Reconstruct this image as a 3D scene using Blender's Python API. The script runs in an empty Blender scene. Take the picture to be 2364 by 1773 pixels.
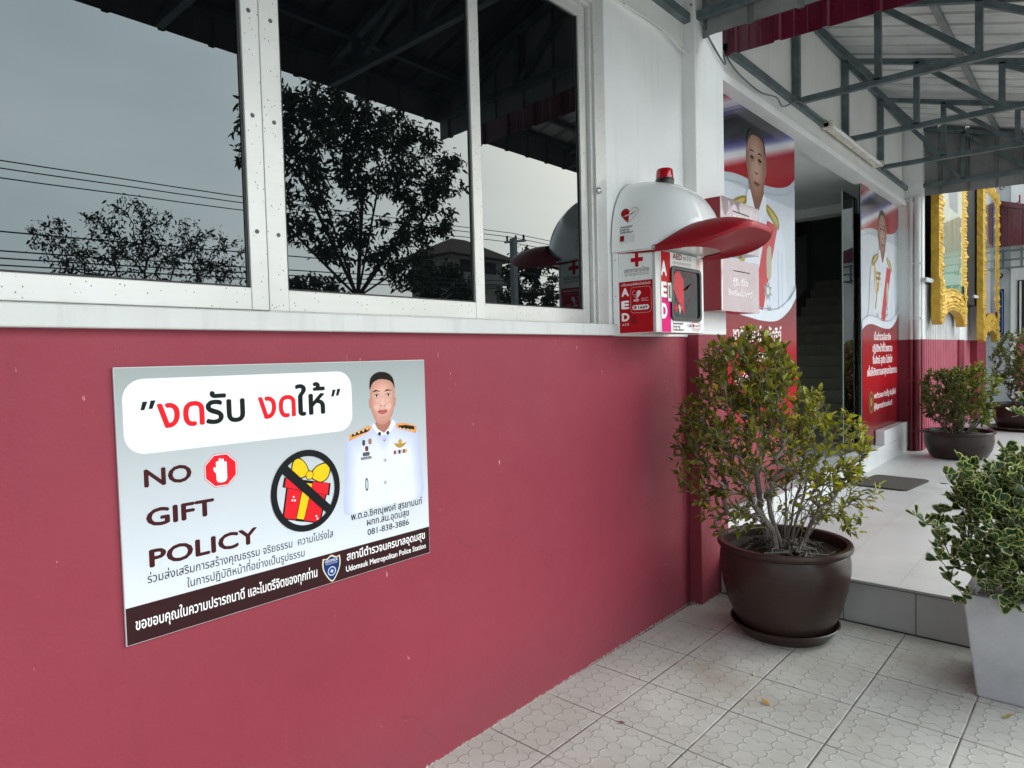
import bpy, math, random
from mathutils import Vector, Matrix
R = math.radians
S = bpy.context.scene
COL = S.collection
# ------------------------------------------------------------------ camera, sky, sun, exposure
CAM = (0.0, -1.972, 1.59)
def aim(yaw, pitch, roll):
    cy, sy, cp, sp = math.cos(yaw), math.sin(yaw), math.cos(pitch), math.sin(pitch)
    f = Vector((sy*cp, cy*cp, sp)); r = Vector((cy, -sy, 0)); u = r.cross(f)
    r2 = r*math.cos(roll) + u*math.sin(roll); u2 = u*math.cos(roll) - r*math.sin(roll)
    return Matrix(((r2.x, u2.x, -f.x), (r2.y, u2.y, -f.y), (r2.z, u2.z, -f.z)))
cam = bpy.data.cameras.new('camera'); co = bpy.data.objects.new('camera', cam); COL.objects.link(co)
co.matrix_world = Matrix.Translation(CAM) @ aim(R(48.564), R(-2.263), R(-1.455)).to_4x4()
cam.sensor_width = 36; cam.lens = 1551.09/2364*36; cam.clip_start = .05; cam.clip_end = 900
S.camera = co
SUN_AZ, SUN_EL = 126, 27
W = bpy.data.worlds.new('World'); S.world = W; W.use_nodes = True
wn, wl = W.node_tree.nodes, W.node_tree.links
bg = wn['Background']; bg.inputs[1].default_value = .15
sky = wn.new('ShaderNodeTexSky'); sky.sky_type = 'NISHITA'; sky.sun_disc = False
sky.sun_elevation = R(SUN_EL); sky.sun_rotation = R(SUN_AZ); sky.dust_density = 4; sky.air_density = 1.2
tc = wn.new('ShaderNodeTexCoord'); mp = wn.new('ShaderNodeMapping'); mp.inputs['Scale'].default_value = (1.3, 1.3, 4)
ns = wn.new('ShaderNodeTexNoise'); ns.inputs['Scale'].default_value = 1.4; ns.inputs['Detail'].default_value = 5; ns.inputs['Roughness'].default_value = .5
rp = wn.new('ShaderNodeValToRGB'); rp.color_ramp.elements[0].position = .34; rp.color_ramp.elements[0].color = (5.6, 6.5, 7.1, 1)
rp.color_ramp.elements[1].position = .72; rp.color_ramp.elements[1].color = (8.2, 8.8, 9.1, 1)
dt = wn.new('ShaderNodeVectorMath'); dt.operation = 'DOT_PRODUCT'
sdir = Vector((math.sin(R(SUN_AZ))*math.cos(R(SUN_EL)), math.cos(R(SUN_AZ))*math.cos(R(SUN_EL)), math.sin(R(SUN_EL))))
g = Vector((sdir.x, sdir.y, .1)).normalized(); dt.inputs[1].default_value = g
gr = wn.new('ShaderNodeMapRange'); gr.interpolation_type = 'SMOOTHSTEP'; gr.inputs['From Min'].default_value = -.3; gr.inputs['From Max'].default_value = 1; gr.inputs['To Min'].default_value = .42; gr.inputs['To Max'].default_value = 1.95
ml = wn.new('ShaderNodeMix'); ml.data_type = 'RGBA'; ml.blend_type = 'MULTIPLY'; ml.inputs[0].default_value = 1
mx = wn.new('ShaderNodeMix'); mx.data_type = 'RGBA'; mx.inputs[0].default_value = .8
wl.new(tc.outputs['Generated'], mp.inputs[0]); wl.new(mp.outputs[0], ns.inputs['Vector']); wl.new(ns.outputs['Fac'], rp.inputs[0])
wl.new(tc.outputs['Generated'], dt.inputs[0]); wl.new(dt.outputs['Value'], gr.inputs['Value'])
wl.new(rp.outputs[0], ml.inputs[6]); wl.new(gr.outputs[0], ml.inputs[7])
wl.new(sky.outputs[0], mx.inputs[6]); wl.new(ml.outputs[2], mx.inputs[7]); wl.new(mx.outputs[2], bg.inputs[0])
sl = bpy.data.lights.new('sun', 'SUN'); sl.energy = .8; sl.angle = R(112); sl.color = (1, .965, .91)
so = bpy.data.objects.new('sun', sl); COL.objects.link(so); so.location = (0, -20, 30)
so.rotation_euler = (-sdir).to_track_quat('-Z', 'Y').to_euler()
S.view_settings.view_transform = 'Standard'; S.view_settings.look = 'None'; S.view_settings.gamma = 1
S.view_settings.exposure = 1.15
S.cycles.max_bounces = 10; S.cycles.diffuse_bounces = 6; S.cycles.transparent_max_bounces = 12
S.cycles.use_denoising = True
S.cycles.sample_clamp_indirect = 8

# ------------------------------------------------------------------ materials
def lin(h):
    h = h.lstrip('#'); c = [int(h[i:i+2], 16)/255 for i in (0, 2, 4)]
    return tuple(x/12.92 if x <= .04045 else ((x+.055)/1.055)**2.4 for x in c)
MC = {}
class NT:
    def __init__(s, name):
        s.m = bpy.data.materials.new(name); s.m.use_nodes = True
        s.n, s.l = s.m.node_tree.nodes, s.m.node_tree.links; s.p = s.n['Principled BSDF']
        s.tc = s.n.new('ShaderNodeTexCoord')
    def vec(s, scale=(1, 1, 1), src='Object'):
        m = s.n.new('ShaderNodeMapping'); m.inputs['Scale'].default_value = scale
        s.l.new(s.tc.outputs[src], m.inputs[0]); return m.outputs[0]
    def noise(s, scale, detail=4, rough=.55, vs=(1, 1, 1)):
        n = s.n.new('ShaderNodeTexNoise'); n.inputs['Scale'].default_value = scale
        n.inputs['Detail'].default_value = detail; n.inputs['Roughness'].default_value = rough
        s.l.new(s.vec(vs), n.inputs['Vector']); return n.outputs['Fac']
    def ramp(s, v, a, b, ca=(0, 0, 0), cb=(1, 1, 1)):
        r = s.n.new('ShaderNodeValToRGB'); e = r.color_ramp.elements
        e[0].position = a; e[0].color = (*ca, 1); e[1].position = b; e[1].color = (*cb, 1)
        s.l.new(v, r.inputs[0]); return r.outputs[0]
    def math(s, op, a, b=None):
        n = s.n.new('ShaderNodeMath'); n.operation = op
        for i, x in enumerate((a, b)):
            if x is None: continue
            if isinstance(x, (int, float)): n.inputs[i].default_value = x
            else: s.l.new(x, n.inputs[i])
        return n.outputs[0]
    def mix(s, f, a, b, mode='MIX'):
        n = s.n.new('ShaderNodeMix'); n.data_type = 'RGBA'; n.blend_type = mode
        for i, x in ((0, f), (6, a), (7, b)):
            if isinstance(x, (int, float)): n.inputs[i].default_value = x
            elif isinstance(x, tuple): n.inputs[i].default_value = (*x[:3], 1)
            else: s.l.new(x, n.inputs[i])
        return n.outputs[2]
    def bump(s, v, strength, dist=.01):
        b = s.n.new('ShaderNodeBump'); b.inputs['Strength'].default_value = strength; b.inputs['Distance'].default_value = dist
        s.l.new(v, b.inputs['Height']); s.l.new(b.outputs[0], s.p.inputs['Normal'])
    def base(s, v):
        if isinstance(v, tuple): s.p.inputs['Base Color'].default_value = (*v[:3], 1)
        else: s.l.new(v, s.p.inputs['Base Color'])
    def rough(s, v):
        if isinstance(v, (int, float)): s.p.inputs['Roughness'].default_value = v
        else: s.l.new(v, s.p.inputs['Roughness'])
    def sep(s, src='Object'):
        x = s.n.new('ShaderNodeSeparateXYZ'); s.l.new(s.tc.outputs[src], x.inputs[0]); return x.outputs
def plain(name, c, rough=.5, metal=0, var=.12, scale=6, spec=.5, bump=0, bscale=60, coat=0):
    """a paint or metal with a little soiling"""
    if name in MC: return MC[name]
    t = NT(name); n = t.noise(scale, 5)
    d = tuple(x*(1-var*1.6) for x in c); u = tuple(min(1, x*(1+var)) for x in c)
    t.base(t.ramp(n, .3, .7, d, u)); t.p.inputs['Metallic'].default_value = metal
    n2 = t.noise(scale*3, 3); t.rough(t.math('ADD', t.math('MULTIPLY', n2, .2), rough-.1))
    t.p.inputs['Specular IOR Level'].default_value = spec; t.p.inputs['Coat Weight'].default_value = coat
    if bump: t.bump(t.noise(bscale, 4), bump, .01)
    MC[name] = t.m; return t.m
def ink(h, rough=.42):
    """printed colour"""
    k = 'print_'+h.lstrip('#')+str(rough)
    if k not in MC:
        t = NT(k); c = lin(h); n = t.noise(9, 2)
        t.base(t.ramp(n, .3, .7, tuple(x*.95 for x in c), c)); t.rough(rough); t.p.inputs['Specular IOR Level'].default_value = .5 if rough < .3 else .12; MC[k] = t.m
    return MC[k]

def red_paint():
    t = NT('wall_red_paint'); o = t.sep()
    c = t.ramp(t.noise(1.1, 5), .3, .75, (.232, .027, .046), (.270, .032, .054))
    streak = t.ramp(t.noise(5, 4, .6, (4, 4, .22)), .55, .8)
    c = t.mix(t.math('MULTIPLY', streak, .22), c, (.175, .027, .043))
    low = t.n.new('ShaderNodeMapRange'); low.inputs[1].default_value = .42; low.inputs[2].default_value = 0; t.l.new(o[2], low.inputs[0])
    dirt = t.math('MULTIPLY', t.math('MULTIPLY', low.outputs[0], t.noise(6, 6, .65)), .75)
    c = t.mix(dirt, c, (.17, .052, .062))
    fl = t.ramp(t.noise(34, 6, .62, (1, 1, .3)), .68, .705)
    mask = t.ramp(t.noise(2.3, 2), .44, .56)
    c = t.mix(t.math('MULTIPLY', fl, mask), c, (.66, .40, .43))
    vo = t.n.new('ShaderNodeTexVoronoi'); vo.feature = 'DISTANCE_TO_EDGE'; vo.inputs['Scale'].default_value = .9
    wv = t.n.new('ShaderNodeVectorMath'); wv.operation = 'MULTIPLY_ADD'; nv = t.n.new('ShaderNodeTexNoise'); nv.inputs['Scale'].default_value = 4; nv.inputs['Detail'].default_value = 6
    t.l.new(t.vec(), nv.inputs['Vector']); t.l.new(nv.outputs['Color'], wv.inputs[0]); wv.inputs[1].default_value = (.35, .35, .35); t.l.new(t.vec(), wv.inputs[2]); t.l.new(wv.outputs[0], vo.inputs['Vector'])
    crack = t.math('MULTIPLY', t.ramp(vo.outputs['Distance'], .0015, .004, (1, 1, 1), (0, 0, 0)), t.ramp(t.noise(.9, 3), .5, .6))
    c = t.mix(t.math('MULTIPLY', crack, .6), c, (.16, .03, .045))
    fade = t.ramp(t.noise(.45, 6, .7, (1, 1, 1.6)), .42, .7); c = t.mix(t.math('MULTIPLY', fade, .22), c, (.30, .062, .082))
    drip = t.math('MULTIPLY', t.ramp(t.noise(17, 3, .5, (1, 1, .03)), .70, .74), t.ramp(t.noise(1.9, 2), .52, .60)); c = t.mix(t.math('MULTIPLY', drip, .32), c, (.45, .20, .22))
    edge = t.n.new('ShaderNodeMapRange'); edge.inputs[1].default_value = .022; edge.inputs[2].default_value = .0; t.l.new(o[2], edge.inputs[0])
    chip = t.ramp(t.math('ADD', t.noise(60, 6, .75), t.math('MULTIPLY', edge.outputs[0], .28)), .74, .78)
    c = t.mix(t.math('MULTIPLY', chip, t.math('GREATER_THAN', edge.outputs[0], .01)), c, (.40, .35, .31))
    t.base(c); t.rough(t.math('ADD', .42, t.math('MULTIPLY', t.noise(7, 4), .3)))
    h = t.math('ADD', t.noise(70, 5), t.math('MULTIPLY', t.noise(2.5, 3), 4))
    t.p.inputs['Specular IOR Level'].default_value = .3; t.bump(h, .26, .008); return t.m
def white_paint(name, c=(.70, .71, .69), grain=90, str_=.12, dirt=.25):
    t = NT(name); k = t.ramp(t.noise(1.6, 5), .3, .75, tuple(x*.86 for x in c), c)
    st = t.ramp(t.noise(6, 5, .62, (3, 3, .25)), .52, .8)
    k = t.mix(t.math('MULTIPLY', st, dirt), k, tuple(x*.55 for x in c))
    fl = t.ramp(t.noise(70, 3, .6), .74, .76); k = t.mix(t.math('MULTIPLY', fl, .5), k, (.2, .19, .17))
    t.base(k); t.rough(.6); t.bump(t.noise(grain, 5), str_, .006); return t.m
def alu():
    t = NT('aluminium_sash'); k = t.ramp(t.noise(3, 5, .6, (.6, .6, .6)), .3, .7, (.50, .50, .475), (.63, .63, .605))
    br = t.noise(40, 2, .5, (.05, 1, 2)); k = t.mix(t.math('MULTIPLY', br, .25), k, (.42, .41, .37))
    v = t.n.new('ShaderNodeTexVoronoi'); v.inputs['Scale'].default_value = 80; v.inputs['Randomness'].default_value = 1
    t.l.new(t.vec((1, 1, .7)), v.inputs['Vector'])
    sp = t.math('LESS_THAN', v.outputs['Distance'], .15)
    gate = t.math('GREATER_THAN', t.noise(23, 3), .5)
    k = t.mix(t.math('MULTIPLY', t.math('MULTIPLY', sp, gate), .85), k, (.07, .065, .05))
    t.base(k); t.rough(.42); t.p.inputs['Metallic'].default_value = .25; return t.m
def tile_floor():
    t = NT('quatrefoil_tile'); o = t.sep(); PU, PV = .38784, .40465
    fu, fv = t.math('DIVIDE', o[0], PU), t.math('DIVIDE', o[1], PV)
    def cell(v, k, off=0.0):
        a = t.math('MULTIPLY', v, k)
        if off: a = t.math('ADD', a, off)
        return t.math('ABSOLUTE', t.math('SUBTRACT', t.math('FRACT', a), .5))
    eu, ev = cell(fu, 1), cell(fv, 1)
    grout = t.math('GREATER_THAN', t.math('MAXIMUM', eu, ev), .4935)
    gs = t.ramp(t.math('MAXIMUM', eu, ev), .486, .4965)
    qu, qv = cell(t.math('ADD', fu, fv), 2, .5), cell(t.math('SUBTRACT', fu, fv), 2, .5)
    mxx, mnn = t.math('MAXIMUM', qu, qv), t.math('MINIMUM', qu, qv)
    dx = t.math('SUBTRACT', mxx, .285)
    d = t.math('SQRT', t.math('ADD', t.math('MULTIPLY', dx, dx), t.math('MULTIPLY', mnn, mnn)))
    line = t.ramp(t.math('ABSOLUTE', t.math('SUBTRACT', d, .212)), .012, .038, (1, 1, 1), (0, 0, 0)); line = t.math('MULTIPLY', line, t.math('GREATER_THAN', mxx, .172))
    fi = t.n.new('ShaderNodeCombineXYZ'); t.l.new(t.math('FLOOR', fu), fi.inputs[0]); t.l.new(t.math('FLOOR', fv), fi.inputs[1])
    wnz = t.n.new('ShaderNodeTexWhiteNoise'); t.l.new(fi.outputs[0], wnz.inputs[0])
    c = t.ramp(t.noise(2.2, 6, .6), .3, .72, (.405, .40, .355), (.535, .53, .485))
    c = t.mix(t.math('MULTIPLY', t.math('SUBTRACT', wnz.outputs[0], .5), .35), c, (.40, .37, .32))
    st = t.ramp(t.noise(1.35, 5, .6), .56, .76); c = t.mix(t.math('MULTIPLY', st, .7), c, (.31, .26, .19))
    fine = t.ramp(t.noise(60, 5, .7), .60, .75); c = t.mix(t.math('MULTIPLY', fine, .25), c, (.25, .23, .2))
    fly = t.ramp(t.noise(160, 2, .6), .76, .78); c = t.mix(t.math('MULTIPLY', fly, .6), c, (.1, .09, .07))
    c = t.mix(t.math('MULTIPLY', line, .2), c, (.20, .19, .165))
    gc = t.ramp(t.noise(2.6, 4), .48, .64, (.11, .10, .085), (.46, .44, .40))
    c = t.mix(grout, c, gc); t.base(c)
    t.rough(t.math('ADD', .33, t.math('MULTIPLY', t.noise(9, 4), .3)))
    hgt = t.math('SUBTRACT', t.math('ADD', t.math('MULTIPLY', line, .55), t.math('MULTIPLY', t.noise(80, 4), .12)), t.math('MULTIPLY', gs, 1.1))
    t.bump(hgt, .8, .0035); return t.m
def platform_tile():
    t = NT('grey_platform_tile'); o = t.sep()
    fu, fv, fz = (t.math('DIVIDE', o[i], .37) for i in (0, 1, 2))
    e = lambda v: t.math('ABSOLUTE', t.math('SUBTRACT', t.math('FRACT', v), .5))
    m = t.math('MAXIMUM', e(fu), e(fv))
    grout = t.math('GREATER_THAN', m, .4945)
    fi = t.n.new('ShaderNodeCombineXYZ'); t.l.new(t.math('FLOOR', fu), fi.inputs[0]); t.l.new(t.math('FLOOR', fv), fi.inputs[1])
    wnz = t.n.new('ShaderNodeTexWhiteNoise'); t.l.new(fi.outputs[0], wnz.inputs[0])
    c = t.ramp(t.noise(3, 5, .6), .3, .75, (.45, .455, .44), (.55, .555, .54))
    c = t.mix(t.math('MULTIPLY', wnz.outputs[0], .16), c, (.42, .42, .41))
    st = t.ramp(t.noise(1.7, 5, .6, (1, 2.5, 1)), .55, .8); c = t.mix(t.math('MULTIPLY', st, .35), c, (.36, .35, .33))
    c = t.mix(t.math('MULTIPLY', grout, .8), c, (.36, .355, .34)); t.base(c)
    t.rough(t.math('ADD', .2, t.math('MULTIPLY', t.noise(6, 4), .3)))
    t.bump(t.math('SUBTRACT', t.math('MULTIPLY', t.noise(40, 3), .1), t.math('MULTIPLY', grout, .8)), .4, .003); return t.m
def white_tile(name, c=(.72, .73, .72), p=(.33, .2), r=.16):
    t = NT(name); o = t.sep()
    e = lambda v, k: t.math('ABSOLUTE', t.math('SUBTRACT', t.math('FRACT', t.math('DIVIDE', v, k)), .5))
    grout = t.math('GREATER_THAN', e(o[0], p[0]), .492)
    k = t.ramp(t.noise(4, 5), .3, .7, tuple(x*.88 for x in c), c); k = t.mix(t.math('MULTIPLY', grout, .45), k, (.45, .44, .42))
    st = t.ramp(t.noise(6, 5, .6, (3, 3, .3)), .56, .8); k = t.mix(t.math('MULTIPLY', st, .2), k, (.45, .43, .39))
    t.base(k); t.rough(r); return t.m
def glass_dark():
    t = NT('tinted_window_glass'); t.base((.002, .0025, .003)); t.rough(0.0); t.p.inputs['IOR'].default_value = 1.7; t.p.inputs['Specular Tint'].default_value = (.86, .97, 1, 1)
    n = t.noise(1.6, 2); t.bump(n, .035, .006); return t.m
def clear_glass():
    t = NT('clear_glass'); n, l = t.n, t.l
    tr = n.new('ShaderNodeBsdfTransparent'); tr.inputs[0].default_value = (.84, .90, .88, 1)
    gl = n.new('ShaderNodeBsdfGlossy'); gl.inputs['Roughness'].default_value = .01
    fr = n.new('ShaderNodeFresnel'); fr.inputs[0].default_value = 1.5
    mxs = n.new('ShaderNodeMixShader'); l.new(fr.outputs[0], mxs.inputs[0]); l.new(tr.outputs[0], mxs.inputs[1]); l.new(gl.outputs[0], mxs.inputs[2])
    l.new(mxs.outputs[0], n['Material Output'].inputs[0]); n.remove(t.p); return t.m
def leafm(name, c, trans=.35, rough=.38, var=.3):
    t = NT(name); nz = t.noise(40, 2); t.base(t.ramp(nz, .3, .7, tuple(x*(1-var) for x in c), tuple(x*(1+var) for x in c))); t.rough(rough)
    tb = t.n.new('ShaderNodeBsdfTranslucent'); tb.inputs[0].default_value = (c[0]*1.5, c[1]*1.6, c[2]*.8, 1)
    mxs = t.n.new('ShaderNodeMixShader'); mxs.inputs[0].default_value = trans
    t.l.new(t.p.outputs[0], mxs.inputs[1]); t.l.new(tb.outputs[0], mxs.inputs[2]); t.l.new(mxs.outputs[0], t.n['Material Output'].inputs[0]); return t.m
def bark(name, a, b):
    t = NT(name); t.base(t.ramp(t.noise(30, 6, .65, (1, 1, .3)), .3, .7, a, b)); t.rough(.85); t.bump(t.noise(60, 5), .5, .004); return t.m
def glazed_pot(name='brown_glazed_pot', c=(.026, .014, .011)):
    t = NT(name); k = t.ramp(t.noise(5, 6, .6), .3, .75, c, tuple(x*1.6 for x in c))
    ring = t.noise(14, 3, .5, (.1, .1, 2.5)); k = t.mix(t.math('MULTIPLY', ring, .3), k, (.055, .036, .030))
    fl = t.ramp(t.noise(26, 4, .62, (1.6, 1.6, .28)), .755, .775); k = t.mix(t.math('MULTIPLY', fl, .8), k, (.5, .47, .44))
    t.base(k); t.p.inputs['Specular IOR Level'].default_value = .32; t.rough(t.math('ADD', .2, t.math('MULTIPLY', t.noise(8, 4), .22))); t.bump(ring, .12, .01); return t.m
def concrete(name, c):
    t = NT(name); k = t.ramp(t.noise(5, 7, .65), .3, .7, tuple(x*.75 for x in c), c)
    k = t.mix(t.math('MULTIPLY', t.ramp(t.noise(45, 4), .62, .7), .25), k, tuple(x*.5 for x in c)); t.base(k); t.rough(.75); t.bump(t.noise(70, 5), .15, .006); return t.m
def ground_m():
    t = NT('pale_bounce_concrete'); t.base(t.ramp(t.noise(.8, 8, .65), .3, .7, (.34, .335, .32), (.44, .435, .42))); t.rough(.85); t.bump(t.noise(120, 4), .3, .01); return t.m  # forecourt concrete, colour raised to bounce light onto walls and canopies
def fibre_mat():
    t = NT('coir_mat'); t.base(t.ramp(t.noise(240, 4, .7), .35, .68, (.018, .015, .012), (.10, .085, .07))); t.rough(.95); t.bump(t.noise(300, 3), 1, .004); return t.m
def gold_m():
    t = NT('gold_leaf_frame'); t.base(t.ramp(t.noise(9, 5), .3, .7, (.46, .27, .022), (.68, .43, .055))); t.p.inputs['Metallic'].default_value = .25
    t.rough(t.math('ADD', .32, t.math('MULTIPLY', t.noise(30, 4), .2))); t.bump(t.noise(38, 4), .7, .02); return t.m
def portrait_m(name, a, b, cc):
    """the unreadable picture behind shiny glass: soft vertical shapes"""
    t = NT(name); o = t.sep('Generated'); v = o[2]
    k = t.mix(t.ramp(v, .1, .5), a, b)  # paler upper part paints the sky's reflection into the picture colour
    st = t.ramp(t.noise(3.2, 3, .5, (2.2, 1, .5)), .45, .6); k = t.mix(t.math('MULTIPLY', st, t.ramp(v, .25, .45)), k, cc)
    fig = t.ramp(t.math('ADD', t.math('ABSOLUTE', t.math('SUBTRACT', o[0], .5)), t.math('MULTIPLY', t.noise(4, 3), .15)), .25, .34, (1, 1, 1), (0, 0, 0))
    k = t.mix(t.math('MULTIPLY', fig, t.ramp(v, .62, .5)), k, (.18, .15, .16)); t.base(k); t.rough(.06); t.p.inputs['Coat Weight'].default_value = 1; t.p.inputs['Coat Roughness'].default_value = .03; return t.m

M = dict(red=red_paint(), white=white_paint('white_wall_paint', (.82, .83, .81)), sill=white_paint('sill_paint', (.60, .61, .585), 90, .12, .4), rough=white_paint('rough_white_render', (.76, .76, .72), 160, .5, .2),
    board=white_paint('cement_board', (.84, .83, .79), 130, .25, .12), alu=alu(), floor=tile_floor(), plat=platform_tile(),
    wtile=white_tile('white_glazed_tile'), riser=white_tile('grey_riser_tile', (.44, .445, .43), (5, 1), .25), glass=glass_dark(), clear=clear_glass(),
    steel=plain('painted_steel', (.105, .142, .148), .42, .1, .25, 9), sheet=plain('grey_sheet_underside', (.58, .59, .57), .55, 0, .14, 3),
    sheetlow=plain('shade_darkened_sheet_underside', (.045, .05, .05), .6, .1, .2, 3), sheetdk=plain('grey_valance_back', (.22, .23, .22), .6, .1, .2, 3), maroon=plain('maroon_metal_sheet', (.085, .004, .018), .3, .0, .12, 3, coat=.2),  # near canopy underside: shade put into the colour so its mirror image stays black
    seal_void=plain('black_seal_and_void', (.012, .012, .012), .6), chrome=plain('brushed_metal', (.5, .5, .48), .35, .9, .1), grey=plain('far_grey_paint', (.50, .53, .54), .6, 0, .08, 3),
    pink=plain('pink_shutter_paint', (.50, .125, .17), .5, 0, .1, 4), aedw=plain('white_gloss_enamel', (.84, .85, .83), .16, 0, .04, 3, coat=.6), aedr=plain('red_gloss_plastic', (.30, .005, .014), .42, 0, .06, 3, spec=.35),
    boxr=plain('dark_red_acrylic', (.23, .006, .016), .16, 0, .06, 4), pot=glazed_pot(), potfar=glazed_pot('dark_brown_bowl_glaze', (.016, .008, .006)), soil=bark('soil', (.02, .016, .012), (.06, .045, .032)), mat=fibre_mat(), gold=gold_m(),
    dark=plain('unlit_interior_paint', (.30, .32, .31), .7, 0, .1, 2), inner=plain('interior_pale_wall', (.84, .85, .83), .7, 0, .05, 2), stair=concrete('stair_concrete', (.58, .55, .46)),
    conc=concrete('grey_planter_concrete', (.50, .515, .53)), ground=ground_m(), black=plain('black_plastic', (.015, .015, .016), .35), pvc=plain('white_pvc', (.66, .66, .64), .35, 0, .08, 4),
    pvcr=plain('maroon_painted_pvc', (.20, .025, .042), .4, 0, .1, 4), tube=plain('fluorescent_tube', (.78, .78, .75), .25, 0, .03), fitting=plain('aged_lamp_housing', (.66, .60, .52), .5, 0, .2, 12),
    bark=bark('grey_bark', (.10, .085, .07), (.26, .235, .205)), bark2=bark('dark_bark', (.03, .025, .02), (.07, .058, .045)), roof=plain('house_roof_tile', (.10, .055, .045), .8, 0, .2, 3), housew=plain('house_wall', (.40, .38, .34), .8, 0, .1, 3),
    purlin=plain('galvanised_purlin', (.20, .22, .22), .45, .2, .15, 9), beam=plain('dark_rail', (.05, .05, .05), .5))
# ------------------------------------------------------------------ mesh helpers
class MB:
    def __init__(s): s.v, s.f, s.m, s.mats = [], [], [], []
    def mi(s, m):
        if m not in s.mats: s.mats.append(m)
        return s.mats.index(m)
    def add(s, vs, fs, m):
        k = len(s.v); i = s.mi(m); s.v += [tuple(v) for v in vs]
        for f in fs: s.f.append(tuple(k+a for a in f)); s.m.append(i)
    def box(s, x0, x1, y0, y1, z0, z1, m):
        vs = [(x, y, z) for z in (z0, z1) for y in (y0, y1) for x in (x0, x1)]
        s.add(vs, [(0, 2, 3, 1), (4, 5, 7, 6), (0, 1, 5, 4), (2, 6, 7, 3), (0, 4, 6, 2), (1, 3, 7, 5)], m); return s
    def bar(s, a, b, w, h, m, up=(0, 0, 1)):
        a, b = Vector(a), Vector(b); d = (b-a).normalized(); u = Vector(up)
        if abs(d.dot(u)) > .98: u = Vector((1, 0, 0))
        r = d.cross(u).normalized(); u = r.cross(d)
        vs = [p + r*sx*w/2 + u*sy*h/2 for p in (a, b) for sx, sy in ((-1, -1), (1, -1), (1, 1), (-1, 1))]
        s.add(vs, [(0, 1, 2, 3)[::-1], (4, 5, 6, 7), (0, 1, 5, 4), (1, 2, 6, 5), (2, 3, 7, 6), (3, 0, 4, 7)], m); return s
    def tube(s, pts, rad, m, n=8, cap=True):
        pts = [Vector(p) for p in pts]; rs = rad if isinstance(rad, (list, tuple)) else [rad]*len(pts)
        vs, fs = [], []; u = None
        for i, p in enumerate(pts):
            d = (pts[min(i+1, len(pts)-1)]-pts[max(i-1, 0)]).normalized()
            if u is None: u = d.orthogonal().normalized()
            else: u = (u - d*u.dot(d)); u = u.normalized() if u.length > 1e-6 else d.orthogonal().normalized()
            w = d.cross(u)
            vs += [p + (u*math.cos(2*math.pi*k/n)+w*math.sin(2*math.pi*k/n))*rs[i] for k in range(n)]
        for i in range(len(pts)-1):
            for k in range(n): fs.append((i*n+k, i*n+(k+1) % n, (i+1)*n+(k+1) % n, (i+1)*n+k))
        if cap: fs += [tuple(range(n))[::-1], tuple(range((len(pts)-1)*n, len(pts)*n))]
        s.add(vs, fs, m); return s
    def lathe(s, prof, c, m, n=40, sx=1, sy=1):
        vs, fs = [], []
        for r, z in prof: vs += [(c[0]+r*sx*math.cos(2*math.pi*k/n), c[1]+r*sy*math.sin(2*math.pi*k/n), c[2]+z) for k in range(n)]
        for i in range(len(prof)-1):
            for k in range(n): fs.append((i*n+k, i*n+(k+1) % n, (i+1)*n+(k+1) % n, (i+1)*n+k))
        s.add(vs, fs, m); return s
    def sheet(s, rows, m, closed=False):
        n = len(rows[0]); vs = [p for r in rows for p in r]; fs = []
        for i in range(len(rows)-1):
            for k in range(n-1): fs.append((i*n+k, i*n+k+1, (i+1)*n+k+1, (i+1)*n+k))
        s.add(vs, fs, m); return s
    def build(s, name, parent=None, smooth=False, bevel=0, loc=None):
        me = bpy.data.meshes.new(name); me.from_pydata(s.v, [], s.f)
        for m in s.mats: me.materials.append(m)
        if s.m: me.polygons.foreach_set('material_index', s.m)
        if smooth: me.polygons.foreach_set('use_smooth', [True]*len(me.polygons))
        me.update(); o = bpy.data.objects.new(name, me); COL.objects.link(o)
        if parent: o.parent = parent
        if bevel:
            b = o.modifiers.new('edge', 'BEVEL'); b.width = bevel; b.segments = 2; b.limit_method = 'ANGLE'; b.angle_limit = R(40)
        if smooth:
            e = o.modifiers.new('flat_edges', 'EDGE_SPLIT'); e.split_angle = R(45)
        return o
def tag(o, label=None, cat=None, group=None, kind=None):
    for k, v in (('label', label), ('category', cat), ('group', group), ('kind', kind)):
        if v: o[k] = v
    return o
def thing(name, label, cat, group=None):
    """parts are modelled in world coordinates, so the root sits at the origin until moved"""
    o = bpy.data.objects.new(name, None); COL.objects.link(o); o.empty_display_size = .1; return tag(o, label, cat, group)
def rest(root, x, y, z):
    """move the root to the thing's base, leaving its parts where they are"""
    root.location = (x, y, z); inv = Matrix.Translation((-x, -y, -z))
    for c in root.children: c.matrix_parent_inverse = inv
# ------------------------------------------------------------------ lettering and flat print
COMB = set('ัิีึืฺุู็่้๊๋์ํ๎'); TONE = set('่้๊๋์'); UPPER = set('ัิีึื็ํ'); GL = {}
def glyphs(s):
    if s not in GL:
        cu = bpy.data.curves.new('lettering', 'FONT'); cu.body = s; cu.size = 1; cu.fill_mode = 'FRONT'; cu.resolution_u = 3
        o = bpy.data.objects.new('lettering', cu); COL.objects.link(o); dg = bpy.context.evaluated_depsgraph_get()
        me = bpy.data.meshes.new_from_object(o.evaluated_get(dg))
        GL[s] = ([(v.co.x, v.co.y) for v in me.vertices], [tuple(p.vertices) for p in me.polygons])
        bpy.data.objects.remove(o); bpy.data.curves.remove(cu); bpy.data.meshes.remove(me)
    return GL[s]
def adv(s):
    return max(v[0] for v in glyphs(s+'|')[0]) - max(v[0] for v in glyphs('|')[0]) if s else 0
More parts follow.
